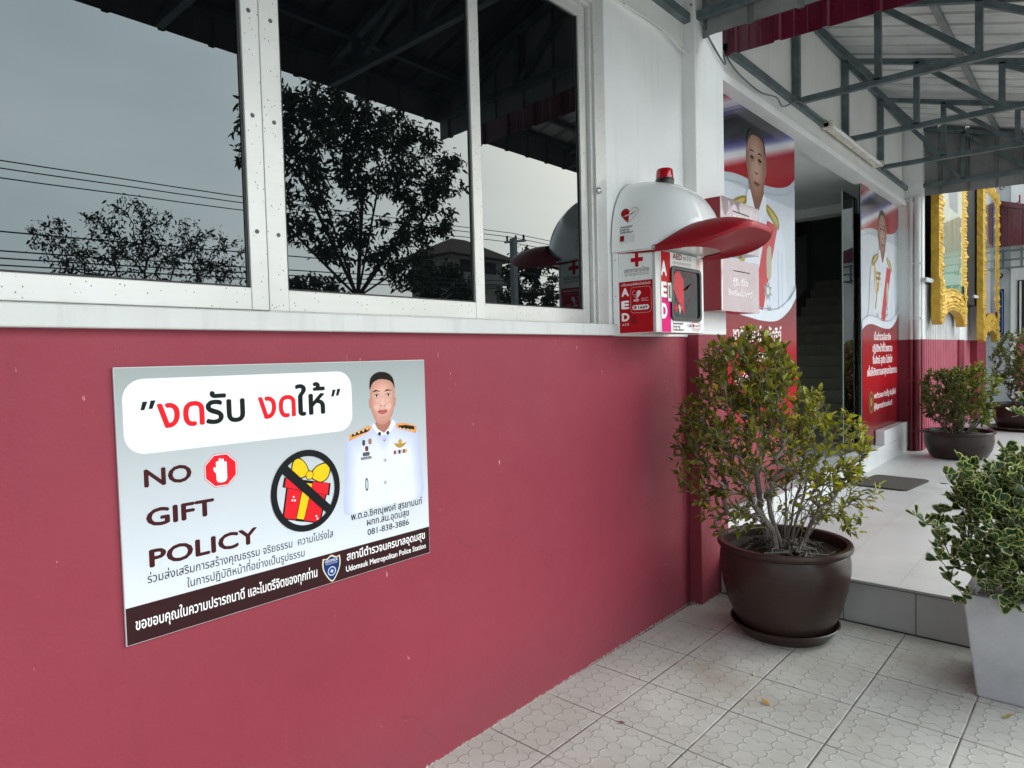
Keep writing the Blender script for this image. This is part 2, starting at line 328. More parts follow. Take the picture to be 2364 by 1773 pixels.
def layout(s):
    out = []; b = ''; prev = ''
    for ch in s:
        if ch in COMB:
            dy = .2 if ch in TONE and prev in UPPER else (.0 if ch not in TONE else .03)
            vs, fs = glyphs(ch); a = adv(b); out.append(([(x+a, y+dy) for x, y in vs], fs))
        else: b += ch
        prev = ch
    out.insert(0, glyphs(b)); return out
class Art:
    """flat print on a plane: o + x*u + y*v, layers stepped out along the plane's normal"""
    def __init__(s, o, u, v): s.o, s.u, s.v = Vector(o), Vector(u), Vector(v); s.n = s.u.cross(s.v); s.mb = MB(); s.step = .0006; s.warp = None
    def at(s, x, y, k):
        if s.warp: return s.warp(x, y, k*s.step)
        return s.o + s.u*x + s.v*y + s.n*k*s.step
    def poly(s, pts, h, k=1, rough=.42):
        m = h if not isinstance(h, str) else ink(h, rough)
        s.mb.add([s.at(x, y, k) for x, y in pts], [tuple(range(len(pts)))], m); return s
    def rect(s, x0, y0, x1, y1, h, k=1): return s.poly([(x0, y0), (x1, y0), (x1, y1), (x0, y1)], h, k)
    def rr(s, x0, y0, x1, y1, r, h, k=1): return s.poly(rrect(x0, y0, x1, y1, r), h, k)
    def disc(s, x, y, rx, h, k=1, ry=None, n=32): return s.poly([(x+rx*math.cos(2*math.pi*i/n), y+(ry or rx)*math.sin(2*math.pi*i/n)) for i in range(n)], h, k)
    def loop(s, pts, w, h, k=1, closed=True):
        """an outline of width w"""
        n = len(pts); L, Rr = [], []
        for i in range(n):
            a = Vector(pts[(i-1) % n] if closed or i else pts[0]); b = Vector(pts[(i+1) % n] if closed or i < n-1 else pts[-1])
            d = (b-a).normalized() if (b-a).length else Vector((1, 0)); p = Vector(pts[i]); q = Vector((-d.y, d.x))*w/2
            L.append(s.at(*(p+q), k)); Rr.append(s.at(*(p-q), k))
        fs = [(i, (i+1) % n, n+(i+1) % n, n+i) for i in range(n if closed else n-1)]
        s.mb.add(L+Rr, fs, ink(h)); return s
    def text(s, t, x0, x1, y, h, k=1, size=None, bold=0.0, slant=0.0):
        lay = layout(t); xs = [v[0] for vs, _ in lay for v in vs]; a, b = min(xs), max(xs)
        sx = (x1-x0)/(b-a); sy = size or sx; i = 0
        for dx, dy in ([(0, 0)] if not bold else [(-bold, 0), (bold, 0), (0, bold), (0, -bold), (0, 0)]):
            for vs, fs in lay:
                s.mb.add([s.at(x0+(vx-a+dx+slant*vy)*sx, y+(vy+dy)*sy, k+i*.16) for vx, vy in vs], fs, ink(h))
            i += 1
        return s
    def build(s, name, parent): return s.mb.build(name, parent)
def tones(A, pts, c0, c1, k, n=5, to=None, shrink=.6, rough=.42, inc=.3):
    to = to or (sum(p[0] for p in pts)/len(pts), sum(p[1] for p in pts)/len(pts))
    for i in range(n):
        f = i/(n-1); q = 1-(1-shrink)*f; h = '#%02x%02x%02x' % tuple(int(int(c0[j:j+2], 16)*(1-f)+int(c1[j:j+2], 16)*f) for j in (1, 3, 5))
        A.poly([(to[0]+(x-to[0])*q, to[1]+(y-to[1])*q) for x, y in pts], h, k+i*inc, rough)
def rrect(x0, y0, x1, y1, r, n=6):
    o = []
    for cx, cy, a in ((x1-r, y0+r, -90), (x1-r, y1-r, 0), (x0+r, y1-r, 90), (x0+r, y0+r, 180)):
        o += [(cx+r*math.cos(R(a+90*i/n)), cy+r*math.sin(R(a+90*i/n))) for i in range(n+1)]
    return o
def smooth(pts, n=5, closed=True):
    o = []; L = len(pts)
    for i in range(L if closed else L-1):
        g = lambda j: pts[j % L] if closed else pts[max(0, min(L-1, j))]
        p0, p1, p2, p3 = (g(i+j) for j in (-1, 0, 1, 2))
        for q in range(n):
            t = q/n; o.append(tuple(.5*(2*b+(c-a)*t+(2*a-5*b+4*c-d)*t*t+(3*b-a-3*c+d)*t**3) for a, b, c, d in zip(p0, p1, p2, p3)))
    if not closed: o.append(pts[-1])
    return o
def heart(cx, cy, w, h):
    p = [(0, -.5), (-.28, -.2), (-.5, .14), (-.42, .42), (-.2, .48), (0, .3), (.2, .48), (.42, .42), (.5, .14), (.28, -.2)]
    o = smooth(p, 4); return [(cx+x*w, cy+y*h) for x, y in o]
def half_heart(cx, cy, w, h):
    p = [(0, -.5), (-.28, -.2), (-.5, .14), (-.42, .42), (-.2, .48), (0, .3)]
    o = smooth(p, 4, False); return [(cx+x*w, cy+y*h) for x, y in o]
def bolt(cx, cy, w, h):
    p = [(-.42, -.3), (-.05, .12), (-.02, -.04), (.18, .2), (.2, .06), (.45, .38), (.1, -.02), (.08, .1), (-.1, -.14), (-.12, -.02)]
    return [(cx+x*w, cy+y*h) for x, y in p]
def corrugated(mb, a, b, down, pitch, m, depth=.022, rib=.05, nrm=None, phase=.5, notch=None):
    """trapezoid sheet from a to b hanging along 'down'; ribs stand out along nrm"""
    a, b, down = Vector(a), Vector(b), Vector(down or (0, 0, 0)); L = (b-a).length; d = (b-a)/L; nr = Vector(nrm).normalized(); ts = [(0, 0)]
    x = pitch*phase
    while x < L-rib:
        ts += [(x-rib*.5, 0), (x-rib*.3, 1), (x+rib*.3, 1), (x+rib*.5, 0)]
        for q in (.36, .64): ts += [(x+pitch*q-.006, 0), (x+pitch*q, .07), (x+pitch*q+.006, 0)]
        x += pitch
    ts = [t for t in sorted(ts) if 0 <= t[0] <= L]; ts.append((L, 0))
    top = [a+d*t+nr*depth*h for t, h in ts]
    if callable(notch): bot = [Vector((p.x, p.y, notch(p))) for p in top]
    else: bot = [p+down for p in top]
    mb.sheet([top, bot], m)
# ------------------------------------------------------------------ ground, walkway, platform
def structure(o): return tag(o, kind='structure')
structure(MB().box(-90, 120, -120, 60, -.5, -.13, M['ground']).build('ground'))
fl = MB(); A_ = -.0139
fl.box(-8, 2.16, -2.6, .32, -.13, 0, M['floor'])          # local frame of the tile grid
fo = structure(fl.build('tiled_walkway')); fo.location = (2.031, -.3156, 0); fo.rotation_euler.z = A_
structure(MB().box(4.19, 17.6, -3.1, -.055, -.13, .25, M['plat']).build('entrance_platform'))
rm = MB(); rm.box(4.182, 4.19, -3.1, -.09, 0, .236, M['riser'])
structure(rm.build('platform_riser'))
rj = MB()
for y in (-.463, -.833, -1.203, -1.573, -1.943, -2.313): rj.box(4.1805, 4.182, y-.0022, y+.0022, 0, .235, ink('#55534d'))
rj.box(4.17, 4.183, -3.1, -.09, .236, .2405, ink('#5d5b54')); rj.box(4.174, 4.182, -3.1, -.09, .0, .005, ink('#33312c'))
structure(rj.build('riser_joints'))
structure(MB().box(4.33, 14.2, -.055, 3.0, .2, .452, M['wtile']).build('entrance_step', bevel=.006))
structure(MB().box(8.72, 9.975, -.0552, .045, .4525, .626, M['wtile']).build('raised_step_block', bevel=.005))
# ------------------------------------------------------------------ the station building
bld = thing('station_building', 'long single storey building with raspberry red lower wall and white upper wall', 'building')
MB().box(-6, 3.905, 0, .22, -.1, 1.692, M['red']).build('lower_wall', bld)
up = MB(); up.box(3.02, 3.905, .004, .22, 1.692, 3.475, M['white']); up.box(-6, 3.02, .06, .22, 3.44, 3.475, M['white'])
up.build('upper_wall', bld)
lb = MB(); lb.box(-6, 3.905, -.012, .22, 3.475, 3.66, M['rough']); lb.build('upper_ledge', bld, bevel=.004)
cl = MB(); cl.box(-6, 4.2, 0.0, .2, 3.66, 6.2, M['board']); cl.build('gable_wall', bld)
pl = MB(); pl.box(3.905, 4.312, -.08, .3, -.1, 1.703, M['red']); pl.build('pillar_base', bld, bevel=.006)
pu = MB(); pu.box(3.905, 4.312, -.082, .3, 1.703, 6.2, M['white']); pu.build('pillar', bld, bevel=.006)
sl_ = MB(); sl_.box(-6, 3.055, -.034, .1, 1.692, 1.751, M['sill']); sl_.box(3.055, 3.905, -.010, .1, 1.690, 1.716, M['white']); sl_.build('window_sill', bld, bevel=.005)
# window: frame, four sashes of aluminium, dark panes
win = MB()
win.box(2.925, 3.02, -.004, .11, 1.751, 3.44, M['alu']); win.box(2.905, 2.925, .012, .11, 1.751, 3.44, M['alu'])
win.box(-6, 2.925, -.004, .11, 3.385, 3.44, M['alu']); win.box(-6, 2.905, .012, .11, 3.365, 3.385, M['alu'])
win.box(-6, 2.92, .008, .11, 1.7515, 1.757, M['alu'])
wo = win.build('window', bld, bevel=.003)
for x0, x1, y, sl0, sr0 in ((-2.55, -.78, .002, .07, .05), (-.72, 1.092, .002, .07, .057), (1.1, 2.092, .014, .068, .056), (2.06, 2.9, .034, .03, .055)):
    f = MB(); zt, zb = 3.365, 1.757; rb = 1.826
    f.box(x0, x0+sl0, y, y+.03, zb, zt, M['alu']); f.box(x1-sr0, x1, y, y+.03, zb, zt, M['alu'])
    f.box(x0+sl0, x1-sr0, y+.001, y+.029, zb, rb, M['alu']); f.box(x0+sl0, x1-sr0, y+.001, y+.029, zt-.06, zt, M['alu'])
    so_ = f.build('sash', wo, bevel=.0025)
    if x1 == 1.092 or x0 == 1.1:
        cx = 1.060 if x1 == 1.092 else 1.139
        for dz in (2.355, 2.672, 2.0): MB().tube([(cx, y+.001, dz), (cx, y-.0015, dz)], .0068, M['beam'], 14).build('screw_cap', wo)
    gk = MB(); xa, xb = x0+sl0, x1-sr0
    for a, b, c, d in ((xa, xb, rb, rb+.006), (xa, xa+.008, rb, zt-.06), (xb-.008, xb, rb, zt-.06)): gk.box(a, b, y+.010, y+.02, c, d, M['seal_void'])
    gk.build('glazing_seal', wo)
    MB().box(xa-.004, xb+.004, y+.014, y+.019, rb-.004, zt-.056, M['glass']).build('pane', wo)
lt = MB(); lt.lathe([(0.0001, 0), (.012, .0), (.017, .006), (.017, .012), (.008, .02), (.0001, .022)], (0, 0, 0), M['chrome'], 16)
lo = lt.build('window_latch', wo, smooth=True); lo.matrix_world = Matrix.Translation((2.935, -.004, 2.437)) @ Matrix.Rotation(R(90), 4, 'X')
# entrance front
ln = MB(); ln.box(4.312, 9.98, -.045, .14, 3.412, 3.47, M['white']); ln.box(4.312, 9.98, -.02, .14, 3.47, 3.62, M['rough']); ln.build('lintel', bld, bevel=.004)
ec = MB()
for i in range(5): ec.box(4.2+i*1.15+.002, 4.2+(i+1)*1.15-.002, .003, .16, 3.62, 6.2, M['board'])
ec.box(4.2, 9.98, .008, .16, 3.62, 6.2, M['beam']); ec.build('cladding_board', bld)
for a, b in ((4.33, 6.09), (8.19, 10.0)): MB().box(a, b, .066, .074, .452, 3.49, M['clear']).build('glass_panel', bld)
gd = MB(); gd.box(7.66, 8.25, .10, .11, .46, 3.25, M['clear']); gd.build('glass_door', bld)
de = MB(); de.box(7.655, 7.66, .10, .11, .46, 3.25, ink('#9fb3ac')); de.box(9.995, 10.02, .05, .10, .626, 3.5, M['beam']); de.box(8.19, 8.8, .06, .085, .4525, .468, M['chrome']); de.build('door_edge_trim', bld)
inn = MB()
inn.box(4.34, 9.6, .14, 2.9, 3.50, 3.56, M['inner']); inn.box(9.6, 9.85, .14, 2.9, 3.385, 3.56, M['inner'])
inn.build('inner_ceiling', bld)
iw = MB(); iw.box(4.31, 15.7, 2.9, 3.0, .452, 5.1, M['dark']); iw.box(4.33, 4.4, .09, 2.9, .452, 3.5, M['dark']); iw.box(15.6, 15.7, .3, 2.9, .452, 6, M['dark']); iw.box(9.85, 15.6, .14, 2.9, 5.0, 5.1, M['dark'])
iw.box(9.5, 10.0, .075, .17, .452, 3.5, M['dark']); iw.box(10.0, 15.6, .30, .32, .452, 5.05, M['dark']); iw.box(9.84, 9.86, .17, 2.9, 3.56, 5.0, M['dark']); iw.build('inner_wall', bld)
# end of the entrance: pillar, steel shutter, pillars beyond
ep = MB(); ep.box(9.98, 10.13, -.215, .3, .25, 1.69, M['red']); ep.build('pillar_base', bld, bevel=.006)
ep = MB(); ep.box(9.98, 10.13, -.217, .3, 1.69, 6.2, M['white']); ep.build('pillar', bld, bevel=.006)
for z0, z1, m, nm in ((.25, 1.69, M['pink'], 'shutter_base'), (1.69, 2.42, plain('white_shutter_paint', (.66, .67, .65), .5), 'shutter')):
    k = MB(); corrugated(k, (10.13, -.185, z1), (12.8, -.185, z1), (0, 0, z0-z1), .125, m, .028, .07, (0, -1, 0), .5); k.build(nm, bld)
k = MB(); k.box(10.13, 12.8, -.15, -.1, .25, 2.38, M['dark']); k.box(10.13, 12.8, -.13, -.1, 2.42, 4.7, M['seal_void']); k.box(13.0, 16.2, -.238, -.1, 2.3, 4.7, M['seal_void']); k.box(10.13, 14.9, -.12, .3, 4.7, 6.2, M['white']); k.box(10.13, 14.9, .25, .3, 3.15, 4.7, M['beam']); k.box(13.3, 14.8, -.12, .3, .25, 1.69, M['pink']); k.box(13.3, 14.8, -.12, .3, 1.69, 2.3, M['white']); k.box(13.4, 14.7, -.13, -.12, .4, 1.25, M['pink']); k.build('side_wall', bld)  # black slabs paint in the darkness of the openings above shutter and wall
for x0, x1 in ((12.8, 13.3), (14.8, 16.0)):
    k = MB(); k.box(x0, x1, -.23, .3, .25, 1.69, M['red']); k.build('pillar_base', bld)
    k = MB(); k.box(x0, x1, -.232, .3, 1.69, 6.2 if x0 < 13 else 2.3, M['white']); k.build('pillar', bld)
# ------------------------------------------------------------------ canopies
ZR = lambda y: 4.515-.31*abs(y)
def canopy(label, x0, x1, trusses, zv, near_end, far_end, pitch=.303, under='sheet'):
    t = thing('sheet_metal_canopy', label, 'canopy')
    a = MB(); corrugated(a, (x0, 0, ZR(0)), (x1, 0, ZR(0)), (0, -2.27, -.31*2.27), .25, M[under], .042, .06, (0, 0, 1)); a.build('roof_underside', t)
    a = MB(); corrugated(a, (x0, 0, ZR(0)+.004), (x1, 0, ZR(0)+.004), (0, -2.27, -.31*2.27), .25, M['maroon'], .042, .06, (0, 0, 1)); a.build('roof_sheet', t)
    a = MB(); corrugated(a, (x0, -2.245, ZR(2.245)), (x1, -2.245, ZR(2.245)), (0, 0, zv-ZR(2.245)), pitch, M['maroon'], .022, .05, (0, -1, 0))
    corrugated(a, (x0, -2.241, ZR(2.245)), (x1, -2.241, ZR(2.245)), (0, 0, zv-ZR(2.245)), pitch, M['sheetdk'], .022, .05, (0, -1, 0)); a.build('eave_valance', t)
    for x, nx, on in ((x0, -1, near_end), (x1, 1, far_end)):
        if not on: continue
        a = MB(); zb = lambda p: on-.04*abs(p.y)
        # the top edge follows the roof slope
        corrugated(a, (x, 0, ZR(0)), (x, -2.245, ZR(2.245)), None, pitch, M['maroon'], .022, .05, (nx, 0, 0), .34, zb)
        corrugated(a, (x-nx*.004, 0, ZR(0)), (x-nx*.004, -2.245, ZR(2.245)), None, pitch, M['sheetdk'], .022, .05, (nx, 0, 0), .34, zb)
        a.build('end_valance', t)
    f = MB(); s = .05; st = M['steel']
    f.bar((x0, -.03, 3.64), (x1, -.03, 3.64), .05, .055, st); f.bar((x0, -.03, 4.455), (x1, -.03, 4.455), .05, .06, st)
    f.build('wall_rail', t)
    f = MB()
    for y in (-.98, -1.96, -2.2): f.bar((x0, y, ZR(y)-.03), (x1, y, ZR(y)-.03), .045, .045, M['purlin'] if y == -.98 else st)
    f.build('purlin', t)
    for X in trusses:
        f = MB(); s = .047
        f.bar((X, -.05, 3.655), (X, -2.22, 3.62), s, s, st); f.bar((X, -.05, ZR(.05)-.085), (X, -2.22, ZR(2.22)-.07), s, s, st)
        ys = [-.035, -.645, -1.29, -1.9]
        for i, y in enumerate(ys):
            f.bar((X, y, 3.655), (X, y, ZR(y)-.085), s if i else .055, s, st)
            if i < 3: f.bar((X+.002, y-.02, ZR(y)-.11), (X+.002, ys[i+1]+.03, 3.675), s*.95, s*.9, st)
        f.build('truss', t)
    return t
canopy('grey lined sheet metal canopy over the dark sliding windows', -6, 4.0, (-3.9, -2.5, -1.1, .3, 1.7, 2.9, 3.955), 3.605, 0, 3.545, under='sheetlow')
canopy('maroon sheet metal canopy on steel trusses over the entrance stairs', 4.45, 10.12, (4.5, 5.87, 7.284, 8.68, 10.05), 3.575, 3.585, 3.545)
cb = MB()
cb.tube(smooth([(3.2, -.02, 3.475), (3.6, -.025, 3.478), (3.88, -.03, 3.43), (3.92, -.09, 3.43)], 6, False), .006, M['pvc'], 6)
cb.tube(smooth([(3.9, -.06, 3.72), (3.98, -.1, 3.62), (4.1, -.095, 3.55), (4.31, -.095, 3.47), (4.44, -.03, 3.62), (4.58, -.05, 3.53), (5.0, -.05, 3.50), (5.3, -.07, 3.53), (5.45, -.07, 3.5), (5.8, -.08, 3.63), (6.2, -.1, 3.60), (6.5, -.1, 3.63)], 6, False), .006, M['steel'], 6)
tag(cb.build('loose_cable'), 'thin dark cable looping along the wall from the pillar to the tube lamp', 'cable')
lp = thing('tube_lamp', 'unlit fluorescent tube lamp with rust stained housing under the wall rail', 'lamp')
b = MB(); b.box(6.5, 8.3, -.105, -.05, 3.585, 3.632, M['fitting']); b.build('housing', lp, bevel=.006)
MB().tube([(6.56, -.12, 3.60), (8.25, -.12, 3.60)], .017, M['tube'], 12).build('tube', lp, smooth=True)
for x in (6.5, 8.26):
    b = MB(); b.box(x, x+.055, -.145, -.045, 3.575, 3.64, M['fitting']); b.build('lamp_holder', lp, bevel=.012)
# downpipes at the end pillar
dp = thing('downpipe', 'pair of thin pipes strapped to the end pillar, white above and maroon below', 'pipe')
for (x, y, r) in ((9.955, -.095, .026), (9.95, -.165, .037)):
    MB().tube([(x, y, 1.69), (x, y, 2.0), (x+.01, y, 2.4), (x, y, 3.5)], r, M['pvc'], 12).build('upper_pipe', dp, smooth=True)
    MB().tube([(x, y, .25), (x, y, 1.69)], r, M['pvcr'], 12).build('lower_pipe', dp, smooth=True)
for z in (.5, 1.15, 1.95, 2.65): MB().box(9.93, 9.99, -.215, -.06, z, z+.02, M['pvcr' if z < 1.69 else 'pvc']).build('pipe_strap', dp)
MB().tube(smooth([(9.98, -.05, 3.49), (9.96, -.13, 3.42), (9.955, -.15, 3.3)], 5, False), .03, M['pvc'], 10).build('pipe_elbow', dp, smooth=True)
# staircase inside
stc = thing('staircase', 'dim concrete staircase climbing inside behind the glass entrance', 'staircase')
k = MB()
for i in range(14): k.box(10.12+i*.27, 10.12+(i+1)*.27+.02, .18, 2.22, .452, .452+.175*(i+1), M['stair'])
k.build('steps', stc, bevel=.008)
k = MB(); pp = [(11.9, 3.32), (13.27, 3.76), (13.25, 2.77), (11.9, 2.1)]
k.add([(x, y, z) for y in (2.25, 2.36) for x, z in pp], [(0, 1, 2, 3), (7, 6, 5, 4), (0, 4, 5, 1), (1, 5, 6, 2), (2, 6, 7, 3), (3, 7, 4, 0)], M['inner']); k.build('parapet', stc)
k = MB(); k.box(10.1, 13.9, 2.24, 2.32, .452, .8, M['dark']); k.build('stringer', stc)
k = MB(); k.tube(smooth([(11.9, 2.3, 3.58), (12.75, 2.3, 3.94), (12.98, 2.3, 3.9), (13.02, 2.3, 3.7)], 5, False), .028, M['black'], 10); k.build('handrail', stc, smooth=True)
# ------------------------------------------------------------------ the policy sign on the red wall
sg = thing('policy_sign', 'grey corrugated plastic sign reading NO GIFT POLICY on the red wall', 'sign', )
b = MB(); b.box(.634, 1.716, -.010, -.001, .84, 1.59, plain('sign_board', (.60, .62, .63), .35, 0, .03, 3)); b.build('board', sg, bevel=.0015)
A = Art((.634, -.0104, .84), (1, 0, 0), (0, 0, 1)); A.step = .00018
GR = NT('sign_gradient_print'); o_ = GR.sep(); gm = GR.n.new('ShaderNodeMapRange'); gm.inputs[1].default_value = .95; gm.inputs[2].default_value = 1.58; GR.l.new(o_[2], gm.inputs[0]); GR.base(GR.ramp(gm.outputs[0], 0, 1, lin('#d3d8df'), lin('#98a09e'))); GR.rough(.4); GR.p.inputs['Specular IOR Level'].default_value = .25
GR.bump(GR.math('SINE', GR.math('MULTIPLY', o_[2], 1500)), .06, .001)
A.poly([(.002, .002), (1.080, .002), (1.080, .748), (.002, .748)], GR.m, 0)
A.rr(.018, .5125, .745, .7175, .055, '#eaecf3', 1)

for qx, qy in ((.062, .632), (.083, .634), (.662, .633), (.681, .635)): A.poly([(qx, qy), (qx+.010, qy), (qx+.019, qy+.023), (qx+.006, qy+.023)], '#101512', 2)
A.text('งด', .106, .232, .58, '#e01822', 2, .118, .02); A.text('รับ', .24, .355, .58, '#101512', 2, .118, .02)
A.text('งด', .402, .526, .58, '#e01822', 2, .118, .02); A.text('ให้', .531, .636, .58, '#101512', 2, .118, .02)
for w_, a, b_, y in (('NO', .065, .188, .422), ('GIFT', .066, .249, .312), ('POLICY', .069, .378, .2)): A.text(w_, a, b_, y, '#40161a', 2, .067, .028)
A.poly([(.2755+.0535*math.cos(R(22.5+45*i)), .4385+.0535*math.sin(R(22.5+45*i))) for i in range(8)], '#e01c2a', 2)
A.poly([(.2755+.0515*math.cos(R(22.5+45*i)), .4385+.0515*math.sin(R(22.5+45*i))) for i in range(8)], '#f4f4f6', 3)
A.poly([(.2755+.049*math.cos(R(22.5+45*i)), .4385+.049*math.sin(R(22.5+45*i))) for i in range(8)], '#df1a28', 4)
A.rr(.261, .402, .293, .440, .012, '#f6f6f8', 5.5)
for x, h in ((.2612, .466), (.2695, .474), (.2778, .472), (.2861, .463)): A.rr(x, .425, x+.0072, h, .0034, '#f6f6f8', 5)
A.poly(smooth([(.263, .425), (.254, .440), (.2535, .448), (.258, .449), (.266, .438), (.270, .425), (.266, .41)], 3), '#f6f6f8', 5.9)
# gift in the ban ring
def giftpoly(p, h, k, g_=.004):
    A.poly(p, '#141414', k); cx = sum(q[0] for q in p)/len(p); cy = sum(q[1] for q in p)/len(p)
    A.poly([(cx+(x-cx)*(1-g_/.05), cy+(y-cy)*(1-g_/.05)) for x, y in p], h, k+1)
giftpoly([(.484, .355), (.632, .307), (.603, .212), (.465, .254)], '#da1e28', 2); giftpoly([(.478, .386), (.648, .341), (.641, .300), (.471, .355)], '#e0222c', 4)
giftpoly([(.548, .366), (.582, .357), (.541, .230), (.512, .239)], '#f2c019', 6, .006)
giftpoly(smooth([(.566, .382), (.53, .372), (.503, .395), (.509, .432), (.527, .444), (.552, .428), (.568, .395)], 3), '#f2c019', 6, .006)
giftpoly(smooth([(.570, .378), (.592, .405), (.632, .414), (.650, .396), (.640, .362), (.612, .348), (.585, .36)], 3), '#f2c019', 6, .006)
giftpoly(smooth([(.555, .385), (.570, .396), (.584, .383), (.575, .366), (.558, .368)], 3), '#f2c019', 8, .008)
for x, y in ((.508, .318), (.512, .306), (.503, .308), (.588, .24), (.592, .231)): A.disc(x, y, .0035, '#f6dede', 8, n=10)
A.loop([(.556+.1165*math.cos(2*math.pi*i/48), .331+.1235*math.sin(2*math.pi*i/48)) for i in range(48)], .021, '#16181a', 11)
A.poly([(.468, .401), (.487, .425), (.652, .259), (.632, .239)], '#16181a', 11.4)
# uniformed man
giftU = '#e4e8fb'
tones(A, smooth([(.834, .528), (.849, .507), (.877, .488), (.898, .499), (.919, .534), (.962, .513), (1.028, .488), (1.042, .439), (1.052, .346), (1.050, .224), (.9, .226), (.762, .227), (.698, .228), (.707, .362), (.717, .475), (.735, .493), (.813, .52)], 3), '#b9bfe2', '#dde1f3', 2, 8, (.876, .226), .72)
for pts in (((.757, .40), (.753, .32), (.758, .231), (.766, .231), (.762, .33)), ((.99, .41), (.988, .33), (.994, .226), (1.000, .226), (.996, .34))): A.poly(pts, '#b6bbe0', 3)
A.loop([(.879, .488), (.877, .36), (.875, .23)], .0022, '#b9bfdd', 3, False)
for x0, y0 in ((.775, .375), (.925, .378)): A.loop([(x0, y0+.02), (x0+.005, y0-.02), (x0+.034, y0-.035), (x0+.06, y0-.02), (x0+.062, y0+.015)], .0014, '#bcc1e0', 3, False)
A.poly([(.848, .545), (.905, .545), (.912, .52), (.897, .50), (.876, .486), (.852, .506), (.842, .525)], '#a87260', 3)
tones(A, smooth([(.826, .655), (.822, .595), (.833, .555), (.846, .532), (.862, .521), (.886, .521), (.905, .533), (.922, .556), (.932, .597), (.931, .65), (.914, .68), (.872, .69), (.838, .675)], 3), '#bf8976', '#dbab9a', 3.3, 7, (.877, .612), .5)
for x in (.853, .903): tones(A, smooth([(x-.02, .585), (x, .60), (x+.016, .585), (x, .565)], 3), '#d5a090', '#deb0a0', 5.7, 3)
A.poly([(.816, .612), (.823, .618), (.824, .58), (.818, .585)], '#bb8270', 3.2); A.poly([(.931, .618), (.938, .612), (.934, .582), (.927, .58)], '#bb8270', 3.2)
A.poly(smooth([(.821, .648), (.826, .688), (.851, .707), (.88, .710), (.911, .701), (.929, .68), (.934, .646), (.926, .664), (.908, .678), (.868, .684), (.836, .672)], 3), '#17120f', 6.5)
for x in (.850, .903):
    tones(A, smooth([(x-.019, .626), (x, .640), (x+.019, .626), (x, .611)], 3), '#d4a292', '#c99585', 7, 3)
    A.poly(smooth([(x-.018, .638), (x-.004, .6465), (x+.018, .639), (x, .641)], 2), '#2e1e18', 10); A.poly(smooth([(x-.0115, .6235), (x, .6285), (x+.0115, .6235), (x, .6195)], 2), '#e9d9d2', 10); A.disc(x, .6242, .0042, '#1d100c', 10.6, n=10); A.poly(smooth([(x-.0125, .6245), (x, .6305), (x+.0125, .6245), (x, .6275)], 2), '#2a1712', 11.2)
tones(A, smooth([(.870, .622), (.866, .604), (.860, .594), (.866, .587), (.876, .584), (.887, .587), (.891, .594), (.886, .604), (.882, .622)], 3), '#d2a090', '#e2b4a4', 8.2, 4)
for x in (.8685, .884): A.disc(x, .588, .0028, '#8a5346', 9.8, .0018, 8)
tones(A, smooth([(.852, .567), (.866, .5735), (.875, .5715), (.884, .5735), (.898, .567), (.886, .5585), (.875, .5565), (.864, .5585)], 3), '#a85a55', '#b96a64', 6.8, 3); A.loop(smooth([(.853, .567), (.866, .5675), (.875, .566), (.884, .5675), (.897, .567)], 3, False), .0016, '#6d332f', 8.2, False)
A.poly(smooth([(.858, .549), (.875, .546), (.892, .549), (.875, .543)], 2), '#c08a79', 6.8)
A.poly([(.834, .528), (.848, .506), (.878, .488), (.872, .478), (.845, .492), (.826, .515)], '#f1f3ff', 7); A.poly([(.919, .534), (.899, .503), (.878, .488), (.884, .478), (.91, .49), (.93, .518)], '#f1f3ff', 7)
for p in ([(.731, .495), (.727, .474), (.812, .499), (.826, .516), (.809, .521)], [(.934, .518), (.941, .498), (1.030, .472), (1.031, .498), (.98, .515)]):
    A.poly(p, '#e59a4a', 7); cx = sum(q[0] for q in p)/5; cy = sum(q[1] for q in p)/5; A.poly([(cx+(x-cx)*.8, cy+(y-cy)*.5) for x, y in p], '#241a14', 8)
    for i in range(4): A.disc(cx-.03+i*.018, cy-.003+i*(.004 if cx < .85 else -.004), .005, '#c9b8a0', 9, n=6)
for x, y in ((.858, .487), (.895, .487)): A.disc(x, y, .0075, '#3a3c40', 8, n=8)
for x, y in ((.879, .463), (.878, .389), (.876, .308)): A.disc(x, y, .006, '#7c7f86', 8, n=10); A.disc(x-.001, y+.001, .003, '#dfe2ea', 9, n=8)
A.poly([(.920, .446), (.951, .440), (.984, .443), (.966, .430), (.95, .425), (.935, .430)], '#b38a2c', 8); A.disc(.951, .449, .009, '#c09a3c', 8, n=10)
for i, h in enumerate(('#7a2a3c', '#d8d2c0', '#33356a', '#c8c2b2', '#8a3a2e', '#d9b26a')): A.rect(.920+i*.0108, .404, .9302+i*.0108, .418, h, 5)
for x, y, w_, hh, c_ in ((.788, .462, .012, .02, '#3a4434'), (.815, .464, .014, .02, '#a07058'), (.800, .44, .014, .018, '#6a3a3a'), (.797, .421, .03, .014, '#55585a'), (.797, .407, .045, .009, '#15171a')): A.rr(x-w_/2, y-hh/2, x+w_/2, y+hh/2, min(w_, hh)*.35, c_, 5)
A.text('ชิศณุพงศ์', .779, .815, .4045, '#e8e8e8', 9, .009)
A.disc(.795, .313, .007, '#454c50', 8, .024, 16); A.disc(.795, .313, .004, '#c8ccc4', 9, .017, 12)
